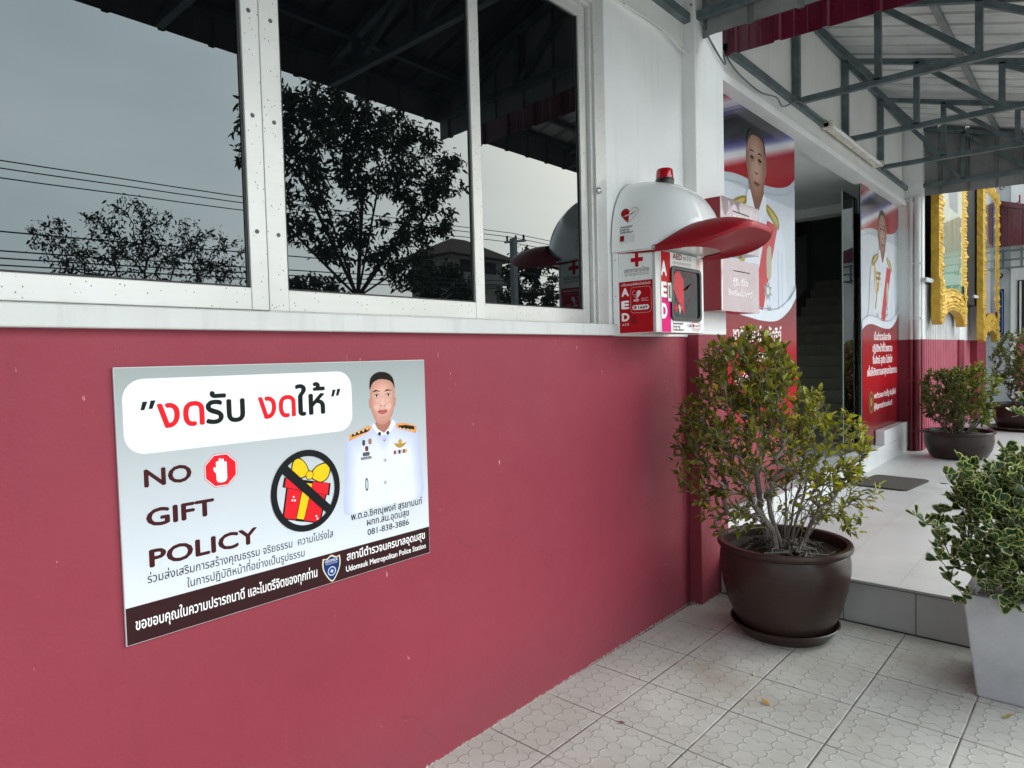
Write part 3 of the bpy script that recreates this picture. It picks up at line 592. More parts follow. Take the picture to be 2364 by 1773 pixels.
# sentences
A.text('ร่วมส่งเสริมการสร้างคุณธรรม จริยธรรม  ความโปร่งใส', .06, .651, .157, '#151515', 2, .034, .004); A.text('ในการปฏิบัติหน้าที่อย่างเป็นรูปธรรม', .164, .54, .117, '#151515', 2, .034, .004)
A.rect(.002, .002, 1.080, .103, '#33191b', 1)
A.text('ขอขอบคุณในความปรารถนาดี และไมตรีจิตของทุกท่าน', .025, .584, .038, '#f4f0f0', 2, .042, .016)
A.text('พ.ต.อ.ชิศณุพงศ์ สุริยานนท์', .725, 1.049, .198, '#111111', 2, .034, .015); A.text('ผกก.สน.อุดมสุข', .791, .982, .166, '#111111', 2, .034, .015); A.text('081-838-3886', .792, .981, .131, '#111111', 2, .031, .012)
A.text('สถานีตำรวจนครบาลอุดมสุข', .702, 1.057, .062, '#f4f0f0', 2, .040, .018); A.text('Udomsuk Metropolitan Police Station', .697, 1.06, .024, '#f4f0f0', 2, .028, .016)
sh = smooth([(.606, .090), (.620, .088), (.640, .098), (.660, .088), (.674, .090), (.676, .06), (.664, .03), (.641, .004), (.617, .03), (.604, .06)], 3)
A.poly(sh, '#c9a24a', 3); A.poly([(.64+(x-.64)*.93, .052+(y-.052)*.94) for x, y in sh], '#e9ebf2', 4); A.poly([(.64+(x-.64)*.86, .052+(y-.052)*.88) for x, y in sh], '#1b3366', 5)
A.text('UDOMSUK', .615, .665, .074, '#e6e9f2', 6, .013, .012); A.text('POLICE STATION', .617, .663, .066, '#c9d2e6', 6, .008); A.disc(.64, .042, .016, '#b9c4da', 6); A.disc(.64, .042, .0125, '#24407a', 7); A.disc(.64, .042, .006, '#b9c4da', 8, n=8)
A.build('print', sg)
# ------------------------------------------------------------------ AED cabinet with the cap
ad = thing('defibrillator_cabinet', 'white and red AED cabinet topped by a big white cap with red visor', 'cabinet')
AX0, AX1, AY, AZ0, AZ1 = 3.06, 3.592, -.262, 1.699, 2.13
b = MB(); b.box(AX0, AX1, -.04, -.004, AZ0-.003, AZ1, M['aedw']); b.box(AX0+.002, AX1, AY+.025, -.042, AZ0, AZ1, M['aedw']); b.build('case', ad, bevel=.003)
b = MB(); b.box(AX0+.05, AX1+.004, AY, AY+.022, AZ0, AZ1-.008, M['aedw']); door = b.build('door', ad, bevel=.003)
b = MB(); b.box(AX0, AX0+.047, AY+.001, AY+.022, AZ0, AZ1-.004, M['alu']); b.build('door_post', ad, bevel=.004)
A = Art((AX0+.0015, 0, 0), (0, -1, 0), (0, 0, 1))   # side panel, x = -Y
A.rect(.043, 1.702, .253, 2.123, '#e9ece9', 1); A.rect(.044, 1.703, .252, 1.971, '#b0121f', 2)
A.rect(.142, 2.043, .1625, 2.116, '#b8121f', 2); A.rect(.117, 2.0685, .189, 2.090, '#b8121f', 2.2)
A.text('สภากาชาดไทย', .078, .223, 2.0165, '#3a3a3a', 2, .032, .002); A.rect(.079, 2.0095, .223, 2.0108, '#444444', 2); A.text('The Thai Red Cross Society', .079, .223, 1.999, '#3a3a3a', 2, .0115)
A.text('เครื่องกระตุกไฟฟ้าหัวใจอัตโนมัติ', .059, .23, 1.949, '#f6e8e8', 3, .016, .012)
for ch, y in (('A', 1.897), ('E', 1.831), ('D', 1.767)): A.text(ch, .060, .100, y, '#fbf4f4', 3, .056, .05)
A.text('เอ อี ดี', .060, .098, 1.742, '#f6e8e8', 3, .016, .01)
A.loop(rrect(.113, 1.805, .234, 1.938, .02), .0016, '#e7b9bc', 3); A.poly(heart(.149, 1.9, .05, .042), '#f7eeee', 3); A.poly([(x*.93+.149*.07, y*.93+1.9*.07) for x, y in half_heart(.149, 1.9, .05, .042)], '#b0121f', 4)
A.poly(bolt(.149, 1.9, .045, .03), '#f7eeee', 5); A.text('AED', .129, .162, 1.865, '#fbf4f4', 3, .0145, .04)
for i, w_ in enumerate(('Automated', 'External', 'Defibrillator')): A.text(w_, .176, (.216, .205, .222)[i], 1.877-.0065*i, '#f3dede', 3, .0066)
A.rr(.122, 1.820, .221, 1.845, .0124, '#f7efef', 3); A.disc(.138, 1.8325, .0095, '#b0121f', 4); A.loop(smooth([(.1345, 1.837), (.1355, 1.831), (.1415, 1.828)], 4, False), .003, '#f7efef', 5, False)
A.text('1669', .158, .211, 1.8255, '#3a1014', 4, .0205, .03); A.rr(.115, 1.748, .150, 1.788, .005, '#8d1420', 3)
A.build('side_print', ad)
A = Art((0, AY-.0004, 0), (1, 0, 0), (0, 0, 1))
A.rect(3.113, 1.701, 3.594, 2.119, '#f0f0ed', 1); A.rect(3.113, 1.702, 3.210, 1.886, '#d4116f', 2); A.rect(3.113, 1.886, 3.210, 2.118, '#bd101d', 2)
for ch, y in (('A', 1.996), ('E', 1.886), ('D', 1.776)): A.text(ch, 3.1135, 3.166, y, '#fbf6f6', 3, .102, .05)
A.text('AED', 3.238, 3.338, 2.088, '#8d1a22', 3, .042, .02); A.text('เอ อี ดี', 3.358, 3.446, 2.09, '#6d4a44', 3, .034); A.text('เครื่องกระตุกไฟฟ้าหัวใจอัตโนมัติ', 3.238, 3.443, 2.063, '#a9837a', 3, .019)
A.rr(3.505, 2.055, 3.556, 2.118, .008, '#e7cfc8', 3); A.poly(heart(3.53, 2.088, .034, .034), '#cfa39b', 4)
for t_, x1, y in (('Automated', 3.342, 1.743), ('External', 3.309, 1.7265), ('Defibrillator', 3.353, 1.710)): A.text(t_, 3.228, x1, y, '#5b2a2a', 3, .018, .01)
A.text('Call', 3.395, 3.436, 1.733, '#8a2028', 3, .021, .01); A.loop(rrect(3.445, 1.722, 3.548, 1.757, .013), .0035, '#b3303a', 3); A.disc(3.464, 1.7395, .010, '#9a1d28', 3); A.text('1669', 3.479, 3.537, 1.7325, '#7a4348', 3, .02); A.rect(3.455, 1.711, 3.535, 1.714, '#9c8f8f', 3)
A.build('front_print', ad)
b = MB()
ri, ro = rrect(3.226, 1.780, 3.532, 2.032, .022), rrect(3.205, 1.762, 3.552, 2.05, .034)
for y0, y1 in ((AY-.001, AY-.012),):
    n = len(ri)
    vs = [(x, y0, z) for x, z in ro]+[(x, y1, z) for x, z in ro]+[(x, y1, z) for x, z in ri]+[(x, y0+.0, z) for x, z in ri]
    b.add(vs, [(i+k*n, (i+1) % n+k*n, (i+1) % n+(k+1)*n, i+(k+1)*n) for k in range(3) for i in range(n)], M['black'])
wf = b.build('door_window', ad)
dw = NT('display_window'); dw.base((.012, .014, .014)); dw.rough(.02); dw.p.inputs['IOR'].default_value = 1.8
b = MB(); b.add([(x, AY-.003, z) for x, z in ri], [tuple(range(len(ri)))], dw.m); b.build('window_glass', wf)
A = Art((0, AY-.0036, 0), (1, 0, 0), (0, 0, 1)); A.poly(half_heart(3.353, 1.915, .235, .225), '#c8202c', 1, .15); A.loop(heart(3.353, 1.915, .24, .23), .0035, '#b8303a', 1.5); A.poly(bolt(3.36, 1.93, .2, .12), '#d63a40', 2, .15)
A.rect(3.236, 1.823, 3.282, 1.838, '#c8202c', 1); A.rect(3.251, 1.808, 3.267, 1.853, '#c8202c', 1.2); A.poly([(3.287, 1.84), (3.302, 1.865), (3.322, 1.83), (3.305, 1.795)], '#b9b5ae', 1); A.build('window_decal', wf)
for y_, z_ in ((-.022, 1.73), (-.022, 2.09), (-.022, 1.90)): MB().tube([(AX0+.001, y_, z_), (AX0-.002, y_, z_)], .004, M['chrome'], 10).build('screw', ad)
b = MB(); b.box(3.170, 3.207, AY-.010, AY+.002, 1.858, 1.96, M['chrome']); b.box(3.178, 3.199, AY-.016, AY-.009, 1.878, 1.945, plain('lock_plate', (.33, .33, .30), .4, .6)); b.build('door_lock', ad, bevel=.003)
# the cap: a quarter of a superellipsoid against the wall
CX, CA, CB, CC, CZ = 3.328, .272, .462, .402, 2.131
def cap_pt(a, ph):
    e1, e2 = 2/2.7, 2/2.35
    sg_ = lambda v, e: math.copysign(abs(v)**e, v)
    return Vector((CX+CA*sg_(math.cos(a), e1)*sg_(math.cos(ph), e2), -.004-CB*sg_(math.sin(a), e1)*sg_(math.cos(ph), e2), CZ+CC*sg_(math.sin(ph), e2)))
b = MB(); rows = []
for j in range(25):
    ph = math.pi/2*j/24*.999; rows.append([cap_pt(math.pi*i/48, ph) for i in range(49)])
b.sheet(rows, M['aedw']); b.add(rows[0], [tuple(range(49))], M['aedw']); cap = b.build('cap', ad, smooth=True)
# visor: an arched bill swept out from the front of the cap
b = MB(); top, bot = [], []
NV = 36
for j in range(9):
    t = j/8; rt, rb_ = [], []
    for i in range(NV+1):
        a = math.pi*i/NV; c, s_ = math.cos(a), math.sin(a)
        yi = -.24-.215*max(0, s_)**.8; yo = -.262-.44*max(0, s_)**.5
        xi = CX+.272*math.copysign(abs(c)**.8, c); xo = CX+.275*math.copysign(abs(c)**.5, c)
        zi = 2.130+.130*max(0, s_)**1.1; zo = 2.122+.082*max(0, s_)**1.7
        th = .004+.012*t+.006*math.sin(math.pi*t)
        p = Vector((xi+(xo-xi)*t, yi+(yo-yi)*t, zi+(zo-zi)*t+.012*math.sin(math.pi*t)*max(0, s_)))
        q = cap_pt(a, .001); q = Vector((CX+(q.x-CX)*.985, min(-.235, q.y*.985) if s_ > .3 else q.y*.985, 2.124))
        rt.append(p+Vector((0, 0, th))); pb = Vector((xo, yo, zo-th)); tt = t**.75
        rb_.append(Vector((q.x+(pb.x-q.x)*t, q.y+(pb.y-q.y)*t, q.z+(pb.z-q.z)*tt)))
    top.append(rt); bot.append(rb_)
b.sheet(top, M['aedr']); b.sheet([r[::-1] for r in bot], M['aedr']); b.sheet([top[-1], [p+Vector(((p.x-CX)*.03, -.006, -.014)) for p in top[-1]], bot[-1]], M['aedr'])
vo = b.build('visor', ad, smooth=True)
bc = thing('warning_beacon', 'small red beacon light on top of the white cap', 'beacon')
bx, by, bz = 3.283, -.20, 2.512
b = MB(); b.lathe([(.001, -.02), (.048, -.02), (.050, .004), (.047, .010), (.001, .010)], (bx, by, bz), M['black'], 32); b.build('base', bc, smooth=True)
rl = NT('red_lens'); rl.base((.42, .004, .012)); rl.rough(.12); rl.p.inputs['Coat Weight'].default_value = .6
b = MB(); b.lathe([(.047, .008), (.0435, .052), (.042, .058), (.038, .062), (.001, .063)], (bx, by, bz), rl.m, 32); b.build('lens', bc, smooth=True)
# prints laid on the curved cap (side towards the window)
A = Art((0, 0, 0), (0, -1, 0), (0, 0, 1))
def on_cap(x, y, k):
    """drop the point (depth x, height y) onto the cap's side"""
    zz = max(0, (y-CZ)/CC); yy = min(.999, x/CB); cph = max(1e-4, 1-zz**2.35)**(1/2.35)
    q = max(0, 1-min(1, (yy/cph))**2.7)**(1/2.7)
    return Vector((CX-CA*q*cph-.0012-k*.8, -.004-x, y))
A.warp = on_cap
hc = (.098, 2.318)
A.poly(half_heart(*hc, .1, .078), '#a3141f', 1); A.loop(heart(*hc, .1, .078), .0016, '#4a3a3a', 1.4); A.poly(bolt(*hc, .088, .055), '#a3141f', 2); A.poly([(x-.012, y-.001) for x, y in bolt(*hc, .07, .036)], '#f2f2f0', 2.6)
for i, w_ in enumerate(('Automated', 'External', 'Defibrillator')): A.text(w_, .052, (.122, .105, .132)[i], 2.252-.0145*i, '#4d2326', 1, .0165, .015)
A.rect(.05, 2.172, .138, 2.214, '#d9dcda', 1); A.rr(.053, 2.182, .078, 2.211, .003, '#8d1420', 2)
A.build('side_sticker', ad); A = Art((0, 0, 0), (0, -1, 0), (0, 0, 1))
A.warp = lambda x, y, k: (lambda zz, cph: Vector((x, -.004-CB*max(0, 1-min(1, abs(x-CX)/CA/cph)**2.7)**(1/2.7)*cph-.002-k, y)))(max(0, (y-CZ)/CC), max(1e-4, 1-max(0, (y-CZ)/CC)**2.35)**(1/2.35))
A.text('AED', 3.40, 3.47, 2.272, '#7a1820', 1, .026, .03)
A.build('cap_print', ad)
# ------------------------------------------------------------------ two suggestion boxes on the pillar
mir = NT('glossy_pink_acrylic'); mir.base(mir.ramp(mir.noise(5, 3), .3, .7, (.82, .60, .61), (.90, .72, .72))); mir.rough(.03); mir.p.inputs['Metallic'].default_value = .62; mir.p.inputs['Coat Weight'].default_value = 1
mir.bump(mir.noise(3.2, 1.5), .35, .06)
for nm, lab, z0, z1, words in (('suggestion_box', 'dark red box with shiny pink front, upper of two on the white pillar', 2.225, 2.538, (('ตู้รับความคิดเห็น', 4.10, 4.352, 2.40, .06), ('ข้อเสนอแนะ', 4.03, 4.30, 2.345, .045))),
                               ('suggestion_box', 'dark red box with shiny pink front, lower of two on the white pillar', 1.846, 2.168, (('ตู้รับเรื่อง', 4.09, 4.33, 2.012, .05), ('ร้องเรียนร้องทุกข์', 4.02, 4.395, 1.945, .045)))):
    t = thing(nm, lab, 'box', 'suggestion boxes on the pillar')
    b = MB(); b.box(3.94, 4.515, -.215, -.082, z0, z1, M['boxr']); b.build('case', t, bevel=.004)
    b = MB(); b.box(3.936, 4.518, -.224, -.2155, z0-.003, z1+.003, mir.m); b.build('front_plate', t, bevel=.002)
    A = Art((0, -.2246, 0), (1, 0, 0), (0, 0, 1)); A.rect(4.103, z1-.072, 4.36, z1-.066, '#1a0a0c', 1)
    for w_, a, b_, y, h_ in words: A.text(w_, a, b_, y, '#fbf4f4', 1, h_, .025)
    A.build('print', t)
# ------------------------------------------------------------------ the two tall banners on the entrance glass
t_ = NT('banner_red_field'); r_ = t_.n.new('ShaderNodeValToRGB'); e_ = r_.color_ramp.elements
mr_ = t_.n.new('ShaderNodeMapRange'); mr_.inputs[1].default_value = .47; mr_.inputs[2].default_value = 1.95; t_.l.new(t_.sep()[2], mr_.inputs[0]); t_.l.new(mr_.outputs[0], r_.inputs[0])
e_[0].color = (*lin('#64181e'), 1); e_[1].color = (*lin('#7d2a2c'), 1)
for p_, c_ in ((.25, '#8e1c23'), (.5, '#b51a23'), (.75, '#a81f27')): q_ = e_.new(p_); q_.color = (*lin(c_), 1)
t_.base(r_.outputs[0]); t_.rough(.15); REDF = t_.m
def banner(label, x0, x1, zb, zt, fig, lines, wave):
    t = thing('glass_banner', label, 'banner', 'banners on the entrance glass')
    b = MB(); b.box(x0, x1, .059, .064, zb, zt, ink('#d7dde3', .2)); b.build('vinyl_sheet', t)
    A = Art((0, .0585, 0), (1, 0, 0), (0, 0, 1)); w = x1-x0; X = lambda u: x0+u*w
    Rg = lambda *p: [(X(u), v) for u, v in p]
    A.poly(Rg((0, wave), (1, wave), (1, zt), (0, zt)), '#c3cad2', 1, .15)
    LW = lambda u: wave+.09+.48*u
    def bands(f, offs, k):
        """a blurred printed streak: thin strips between key colours"""
        n_ = 0
        for (o0, c0), (o1, c1) in zip(offs, offs[1:]):
            for q in range(6):
                a_, b_ = o0+(o1-o0)*q/6, o0+(o1-o0)*(q+1)/6; cc_ = [int(int(c0[i_:i_+2], 16)*(1-q/6)+int(c1[i_:i_+2], 16)*q/6) for i_ in (1, 3, 5)]
                A.poly(Rg((0, min(zt, f(0)+a_)), (.5, min(zt, f(.5)+a_)), (1, min(zt, f(1)+a_)), (1, min(zt, f(1)+b_)), (.5, min(zt, f(.5)+b_)), (0, min(zt, f(0)+b_))), '#%02x%02x%02x' % tuple(cc_), k+n_*.02, .15); n_ += 1
    A.poly(Rg((0, LW(0)), (1, LW(1)), (1, zt), (0, zt)), '#20212b', 2, .15)
    LC = lambda u: zt-.20+.62*u
    A.poly(Rg((0, LC(0)), (.30, zt), (0, zt)), '#8c2630', 3, .15)
    for q, (o_, c_) in enumerate(((0, '#9c5a62'), (.02, '#b0868c'), (.04, '#bdb0b6'), (.06, '#a9a4b4'), (.085, '#77748f'), (.11, '#4d4b68'), (.14, '#33333f'))): A.poly(Rg((0, LC(0)-o_), (min(1, (.20+o_)/.62), zt), (min(1, (.23+o_)/.62), zt), (0, LC(0)-o_-.03)), c_, 3.2+q*.1, .15)
    rw = smooth([(X(u), v) for u, v in ((0, wave+.0), (.12, wave+.045), (.28, wave+.08), (.5, wave+.085), (.73, wave+.11), (.9, wave+.17), (1, wave+.26))], 5, False)
    A.poly(rw+[(X(1), LW(1)), (X(0), LW(0))], '#a31f29', 5, .15)
    bands(LW, ((.13, '#20212b'), (.09, '#33305a'), (.05, '#6a6798'), (.01, '#d2d4da'), (-.02, '#dcd4d6'), (-.06, '#c07a80'), (-.09, '#a31f29')), 5.2)
    A.loop([(x, y-.06) for x, y in rw], .006, '#9aa3ab', 6.3, False)
    # figure
    cx, hy, sc = fig
    P = lambda *p: [(X(cx)+u*sc, hy+v*sc) for u, v in p]
    A.poly(smooth(P((-.20, -.29), (-.12, -.22), (0, -.30), (.14, -.22), (.20, -.28), (.45, -.36), (.60, -.56), (.64, -.9), (.66, -1.3), (-.66, -1.3), (-.63, -.9), (-.56, -.5), (-.43, -.36)), 3), '#dfe5ee', 7, .15)
    for s_ in (-1, 1): A.poly(P((s_*.44, -.6), (s_*.455, -.6), (s_*.47, -1.25), (s_*.44, -1.25)), '#b4bdd2', 7.3, .15); A.poly(P((s_*.52, -.62), (s_*.545, -.62), (s_*.56, -1.25), (s_*.53, -1.25)), '#c9d1e0', 7.3, .15)
    A.poly(P((.22, -.39), (.45, -.41), (.07, -1.2), (-.15, -1.2)), '#c8373a', 7.6, .15)
    for s_ in (-1, 1): A.poly(smooth(P((s_*.19, -.27), (s_*.26, -.27), (s_*.46, -.34), (s_*.47, -.44), (s_*.30, -.37), (s_*.19, -.31)), 2), '#a08a3c', 8, .15); A.poly(smooth(P((s_*.22, -.29), (s_*.27, -.29), (s_*.43, -.35), (s_*.43, -.40), (s_*.30, -.345)), 2), '#c8b670', 8.3, .15)
    for v in (-.62, -.82, -1.02): A.disc(*P((-.04, v))[0], .018*sc, '#b9a04e', 8)
    for q, (a_, c_) in enumerate(((0, '#c3a94e'), (.05, '#d8c67e'), (.10, '#b59a44'))): A.loop(P(*smooth([(-.40+a_*.4, -.40), (-.38+a_, -.62), (-.30+a_, -.76+a_*.5), (-.18, -.66+a_), (-.14, -.5)], 4, False)), .03*sc, c_, 7.8+q*.1, False)
    A.poly(P((-.24, -.62), (-.19, -.6), (-.32, -.95), (-.37, -.92)), '#b39845', 8.1, .15)
    for v in (-.50, -.56): A.rect(*P((-.30, v-.02))[0], *P((-.08, v+.02))[0], '#a58f6a', 8)
    A.poly(smooth(P((.21, -.62), (.30, -.60), (.29, -.84), (.20, -.84)), 2), '#bfb59a', 8, .15)
    for cx_, cy_ in ((.22, -.95), (.24, -1.14), (-.26, -1.05)):
        A.poly([P((cx_+(.09 if q % 2 else .05)*math.cos(math.pi*q/8), cy_+(.09 if q % 2 else .05)*math.sin(math.pi*q/8)))[0] for q in range(16)], '#9aa0a2', 8, .15); A.disc(*P((cx_, cy_))[0], .03*sc, '#d9dcd6', 8.3)
    A.poly(P((-.13, -.08), (.15, -.08), (.155, -.22), (.06, -.33), (0, -.36), (-.08, -.32), (-.125, -.2)), '#8d6656', 8.3, .15)
    for s_ in (-1, 1): A.poly(smooth(P((.0+s_*.165+.01, .08), (.01+s_*.20, .09), (.01+s_*.20, -.02), (.01+s_*.175, -.06)), 2), '#96705f', 8.35, .15)
    tones(A, smooth(P((-.175, .13), (-.18, .0), (-.155, -.12), (-.10, -.20), (-.03, -.245), (.06, -.245), (.125, -.2), (.17, -.11), (.19, .02), (.18, .14), (.12, .225), (.0, .265), (-.12, .22)), 3), '#946b59', '#c09988', 8.5, 7, P((-.01, .02))[0], .42, .15, .1)
    for u in (-.082, .073): tones(A, smooth(P((u-.06, .045), (u, .085), (u+.06, .045), (u, .01)), 3), '#b18a79', '#a67c6b', 10.6, 3, None, .6, .15, .1)
    tones(A, smooth(P((-.02, .07), (-.025, -.02), (-.04, -.055), (0, -.075), (.045, -.055), (.03, -.02), (.024, .07)), 3), '#ab8270', '#c9a593', 11.0, 3, None, .6, .15, .1)
    A.poly(smooth(P((-.175, .12), (-.165, .20), (-.08, .27), (.02, .285), (.13, .245), (.19, .15), (.185, .10), (.15, .19), (.06, .225), (-.08, .215), (-.15, .16)), 3), '#211d1c', 11.6, .15)
    for u in (-.082, .073): A.poly(smooth(P((u-.04, .046), (u-.01, .062), (u+.04, .048), (u, .034)), 2), '#3a2820', 11.6, .15); A.disc(*P((u, .048))[0], .011*sc, '#140e0c', 11.8, n=8); A.poly(smooth(P((u-.055, .086), (u, .108), (u+.055, .09), (u, .095)), 2), '#3a2a22', 11.6, .15); A.poly(smooth(P((u-.04, .024), (u, .014), (u+.04, .026), (u, .02)), 2), '#8f6858', 11.6, .15)
    A.poly(smooth(P((-.03, -.06), (0, -.052), (.03, -.06), (0, -.072)), 2), '#7a5648', 11.8, .15)
    A.poly(smooth(P((-.062, -.137), (-.02, -.124), (.01, -.128), (.035, -.124), (.07, -.137), (.01, -.162)), 2), '#8a564e', 11.6, .15); A.poly(smooth(P((-.06, -.139), (.01, -.134), (.068, -.139), (.01, -.144)), 2), '#5e3832', 12.0, .15)
    A.poly(P((-.19, -.22), (-.12, -.20), (-.02, -.355), (-.05, -.44), (-.19, -.34)), '#eef1f7', 9.2, .15); A.poly(P((.20, -.22), (.155, -.19), (.03, -.355), (.05, -.44), (.20, -.34)), '#eef1f7', 9.2, .15)
    # white swoosh and red field below
    sw = smooth([(X(u), v) for u, v in ((0, 1.80), (.09, 1.85), (.22, 1.872), (.37, 1.855), (.55, 1.83), (.74, 1.838), (.9, 1.93), (1, 2.05))], 5, False)
    A.poly([(X(0), 1.6)]+[(x, y+.085) for x, y in sw]+[(X(1), 1.6)], '#e3eaf1', 10, .15)
    A.loop([(x, y+.10) for x, y in sw], .008, '#8d97a6', 10.2, False)
    A.poly([(X(0), zb), (X(1), zb), (X(1), 1.7)]+[(X(1), sw[-1][1])]+sw[::-1]+[(X(0), 1.7)], REDF, 10.5)
    for w_, a, b_, y, h_ in lines: A.text(w_, a, b_, y, '#f4e9e9', 11.5, h_, .03)
    return t, A
t, A = banner('tall banner with officer portrait and white wave, left of the glass entrance', 4.335, 6.07, .47, 3.488, (.4986, 3.02, 1.0),
              (('ชาติ ศาสน์ กษัตริย์', 4.73, 5.70, 1.665, .155), ('ประชาชน', 4.85, 5.45, 1.50, .14), ('ยึดมั่นในอุดมการณ์', 4.76, 5.61, 1.35, .11)), 2.81)
A.build('print', t)
t, A = banner('tall banner with officer portrait and six lines of text, right of the entrance', 8.2, 9.995, .47, 3.50, (.515, 2.97, .98),
              (('เป็นตำรวจมืออาชีพ', 8.71, 9.53, 1.69, .11), ('ปฏิบัติหน้าที่ด้วยความ', 8.65, 9.6, 1.55, .115), ('ซื่อสัตย์ สุจริต โปร่งใส', 8.65, 9.6, 1.41, .115), ('เพื่อให้เกิดความผาสุกแก่ประชาชน', 8.41, 9.84, 1.272, .115), ('พลตำรวจเอก กิตติ์รัฐ พันธุ์เพ็ชร์', 8.71, 9.79, 1.0, .085), ('ผู้บัญชาการตำรวจแห่งชาติ', 8.71, 9.586, .872, .085)), 2.90)
A.disc(8.575, .965, .1, '#8a6a36', 11.5, .13); A.disc(8.575, .965, .075, '#5a2a22', 12, .10); A.disc(8.575, .97, .04, '#a98a4c', 12.5, .06, 10)
A.build('print', t)
# ------------------------------------------------------------------ plants
def grow(rng, base, stems, targets, seg, tip_r, power=.45, jit=.12, far=.35, maxr=None):
    """join every target to the nearest limb below it; returns limbs as (points, radii) and their last stretch"""
    base = Vector(base); P, par, paths = [], [], []
    for st in stems:
        ids = []
        for i, p in enumerate(st): P.append(Vector(p)); par.append(ids[-1] if ids else -1); ids.append(len(P)-1)
        paths.append(ids)
    ns_ = len(paths)
    for t in sorted(targets, key=lambda q: (Vector(q)-base).length):
        t = Vector(t); best, bi = 1e9, 0; dt_ = (t-base).length
        for i, p in enumerate(P):
            d = (p-t).length
            c = d + far*max(0, (p-base).length-dt_*.9)*4 + (.25*d if p.z > t.z else 0)
            if c < best: best, bi = c, i
        d = (t-P[bi]).length
        if d < seg*.25: continue
        k = max(2, int(d/seg)+1); ids = [bi]; a = P[bi].copy(); perp = Vector((rng.gauss(0, 1), rng.gauss(0, 1), rng.gauss(0, .6)))*d*jit
        for j in range(1, k+1):
            f = j/k; q = a.lerp(t, f)+perp*math.sin(math.pi*f)+Vector((0, 0, .10*d*math.sin(math.pi*f)))
            P.append(q); par.append(ids[-1]); ids.append(len(P)-1)
        paths.append(ids)
    cnt = [0]*len(P)
    hasch = set(par)
    for i in range(len(P)):
        if i not in hasch:
            j = i
            while j >= 0: cnt[j] += 1; j = par[j]
    rad = [tip_r*max(1, c)**power for c in cnt]
    if maxr: rad = [min(r, maxr) for r in rad]
    limbs = [([P[i] for i in ids], [min(rad[i], rad[ids[min(1, len(ids)-1)]]*1.05) for i in ids]) for ids in paths]
    return limbs, limbs[ns_:]
def leaf(mb, m, p, d, up, L, w, fold=.25, curl=.12):
    d = d.normalized(); s = d.cross(up); s = s.normalized() if s.length > 1e-4 else d.orthogonal().normalized(); n = s.cross(d)
    q = lambda x, y, z: p+d*(x*L)+s*(y*w)+n*(z*L)
    vs = [q(0, 0, 0), q(.35, .5, fold*.3), q(.72, .36, fold*.22-curl*.4), q(1, 0, -curl), q(.72, -.36, fold*.22-curl*.4), q(.35, -.5, fold*.3), q(.5, 0, -curl*.2)]
    mb.add(vs, [(0, 6, 1), (1, 6, 3, 2), (0, 5, 6), (5, 4, 3, 6)], m)
def vleaf(mb, mg, mc, p, d, up, L):
    """triangular leaf, dark green heart and cream margin"""
    d = d.normalized(); s = d.cross(up); s = s.normalized() if s.length > 1e-4 else d.orthogonal().normalized(); n = s.cross(d)
    out = [(0, 0), (.35, .2), (.68, .44), (.92, .47), (1.03, .30), (.99, 0), (1.03, -.30), (.92, -.47), (.68, -.44), (.35, -.2)]
    z = lambda x, y: abs(y)*.35+x*x*.12
    q = lambda x, y: p+d*(x*L)+s*(y*L)+n*(z(x, y)*L)
    inn_ = [(.045+x*.875, y*.80) for x, y in out]; inn_ = [(.16, 0)]+[(x, y) for x, y in inn_[1:]]
    k = len(out); vs = [q(*a) for a in out]+[q(*a) for a in inn_]+[q(.55, 0)]
    fs = [(i, (i+1) % k, k+(i+1) % k, k+i) for i in range(k)]
    mb.add(vs, fs, mc)
    c0 = len(mb.v)-1; i0 = mb.mi(mg)
    for i in range(k): mb.f.append((c0-1-k+i+0, c0-1-k+(i+1) % k+0, c0)); mb.m.append(i0)
    # (indices of the inner ring sit just before the middle point)
    for j in range(k): mb.f[-1-j] = (c0-k+(k-1-j), c0-k+(k-1-j+1) % k, c0)
def in_blob(rng, blobs):
    tot = sum(b[4] for b in blobs); r = rng.random()*tot
    for cx, cy, cz, rad, wt in blobs:
        r -= wt
        if r <= 0: break
    while True:
        v = Vector((rng.uniform(-1, 1), rng.uniform(-1, 1), rng.uniform(-1, 1)))
        if .25 < v.length < 1: break
    rx, ry, rz = rad if isinstance(rad, tuple) else (rad,)*3
    v = v.normalized()*(v.length**.6)
    return Vector((cx+v.x*rx, cy+v.y*ry, cz+v.z*rz))
OL = [leafm('olive_leaf', (.19, .18, .024)), leafm('dark_olive_leaf', (.10, .108, .018)), leafm('bright_leaf', (.36, .36, .035)), leafm('brownish_leaf', (.14, .095, .022)), leafm('yellow_leaf', (.45, .30, .03))]
BL = [leafm('far_green_leaf', (.105, .115, .025)), leafm('far_dark_leaf', (.06, .07, .016)), leafm('far_bright_leaf', (.26, .28, .035))]
DL = [leafm('shade_tree_leaf', (.030, .045, .012), .2), leafm('shade_tree_dark_leaf', (.018, .028, .010), .2)]
VG = [leafm('variegated_green', (.024, .062, .020), .2, .3), leafm('variegated_pale_green', (.055, .10, .035), .25, .3)]
VC = leafm('cream_leaf_margin', (.48, .50, .24), .3, .35, .12)
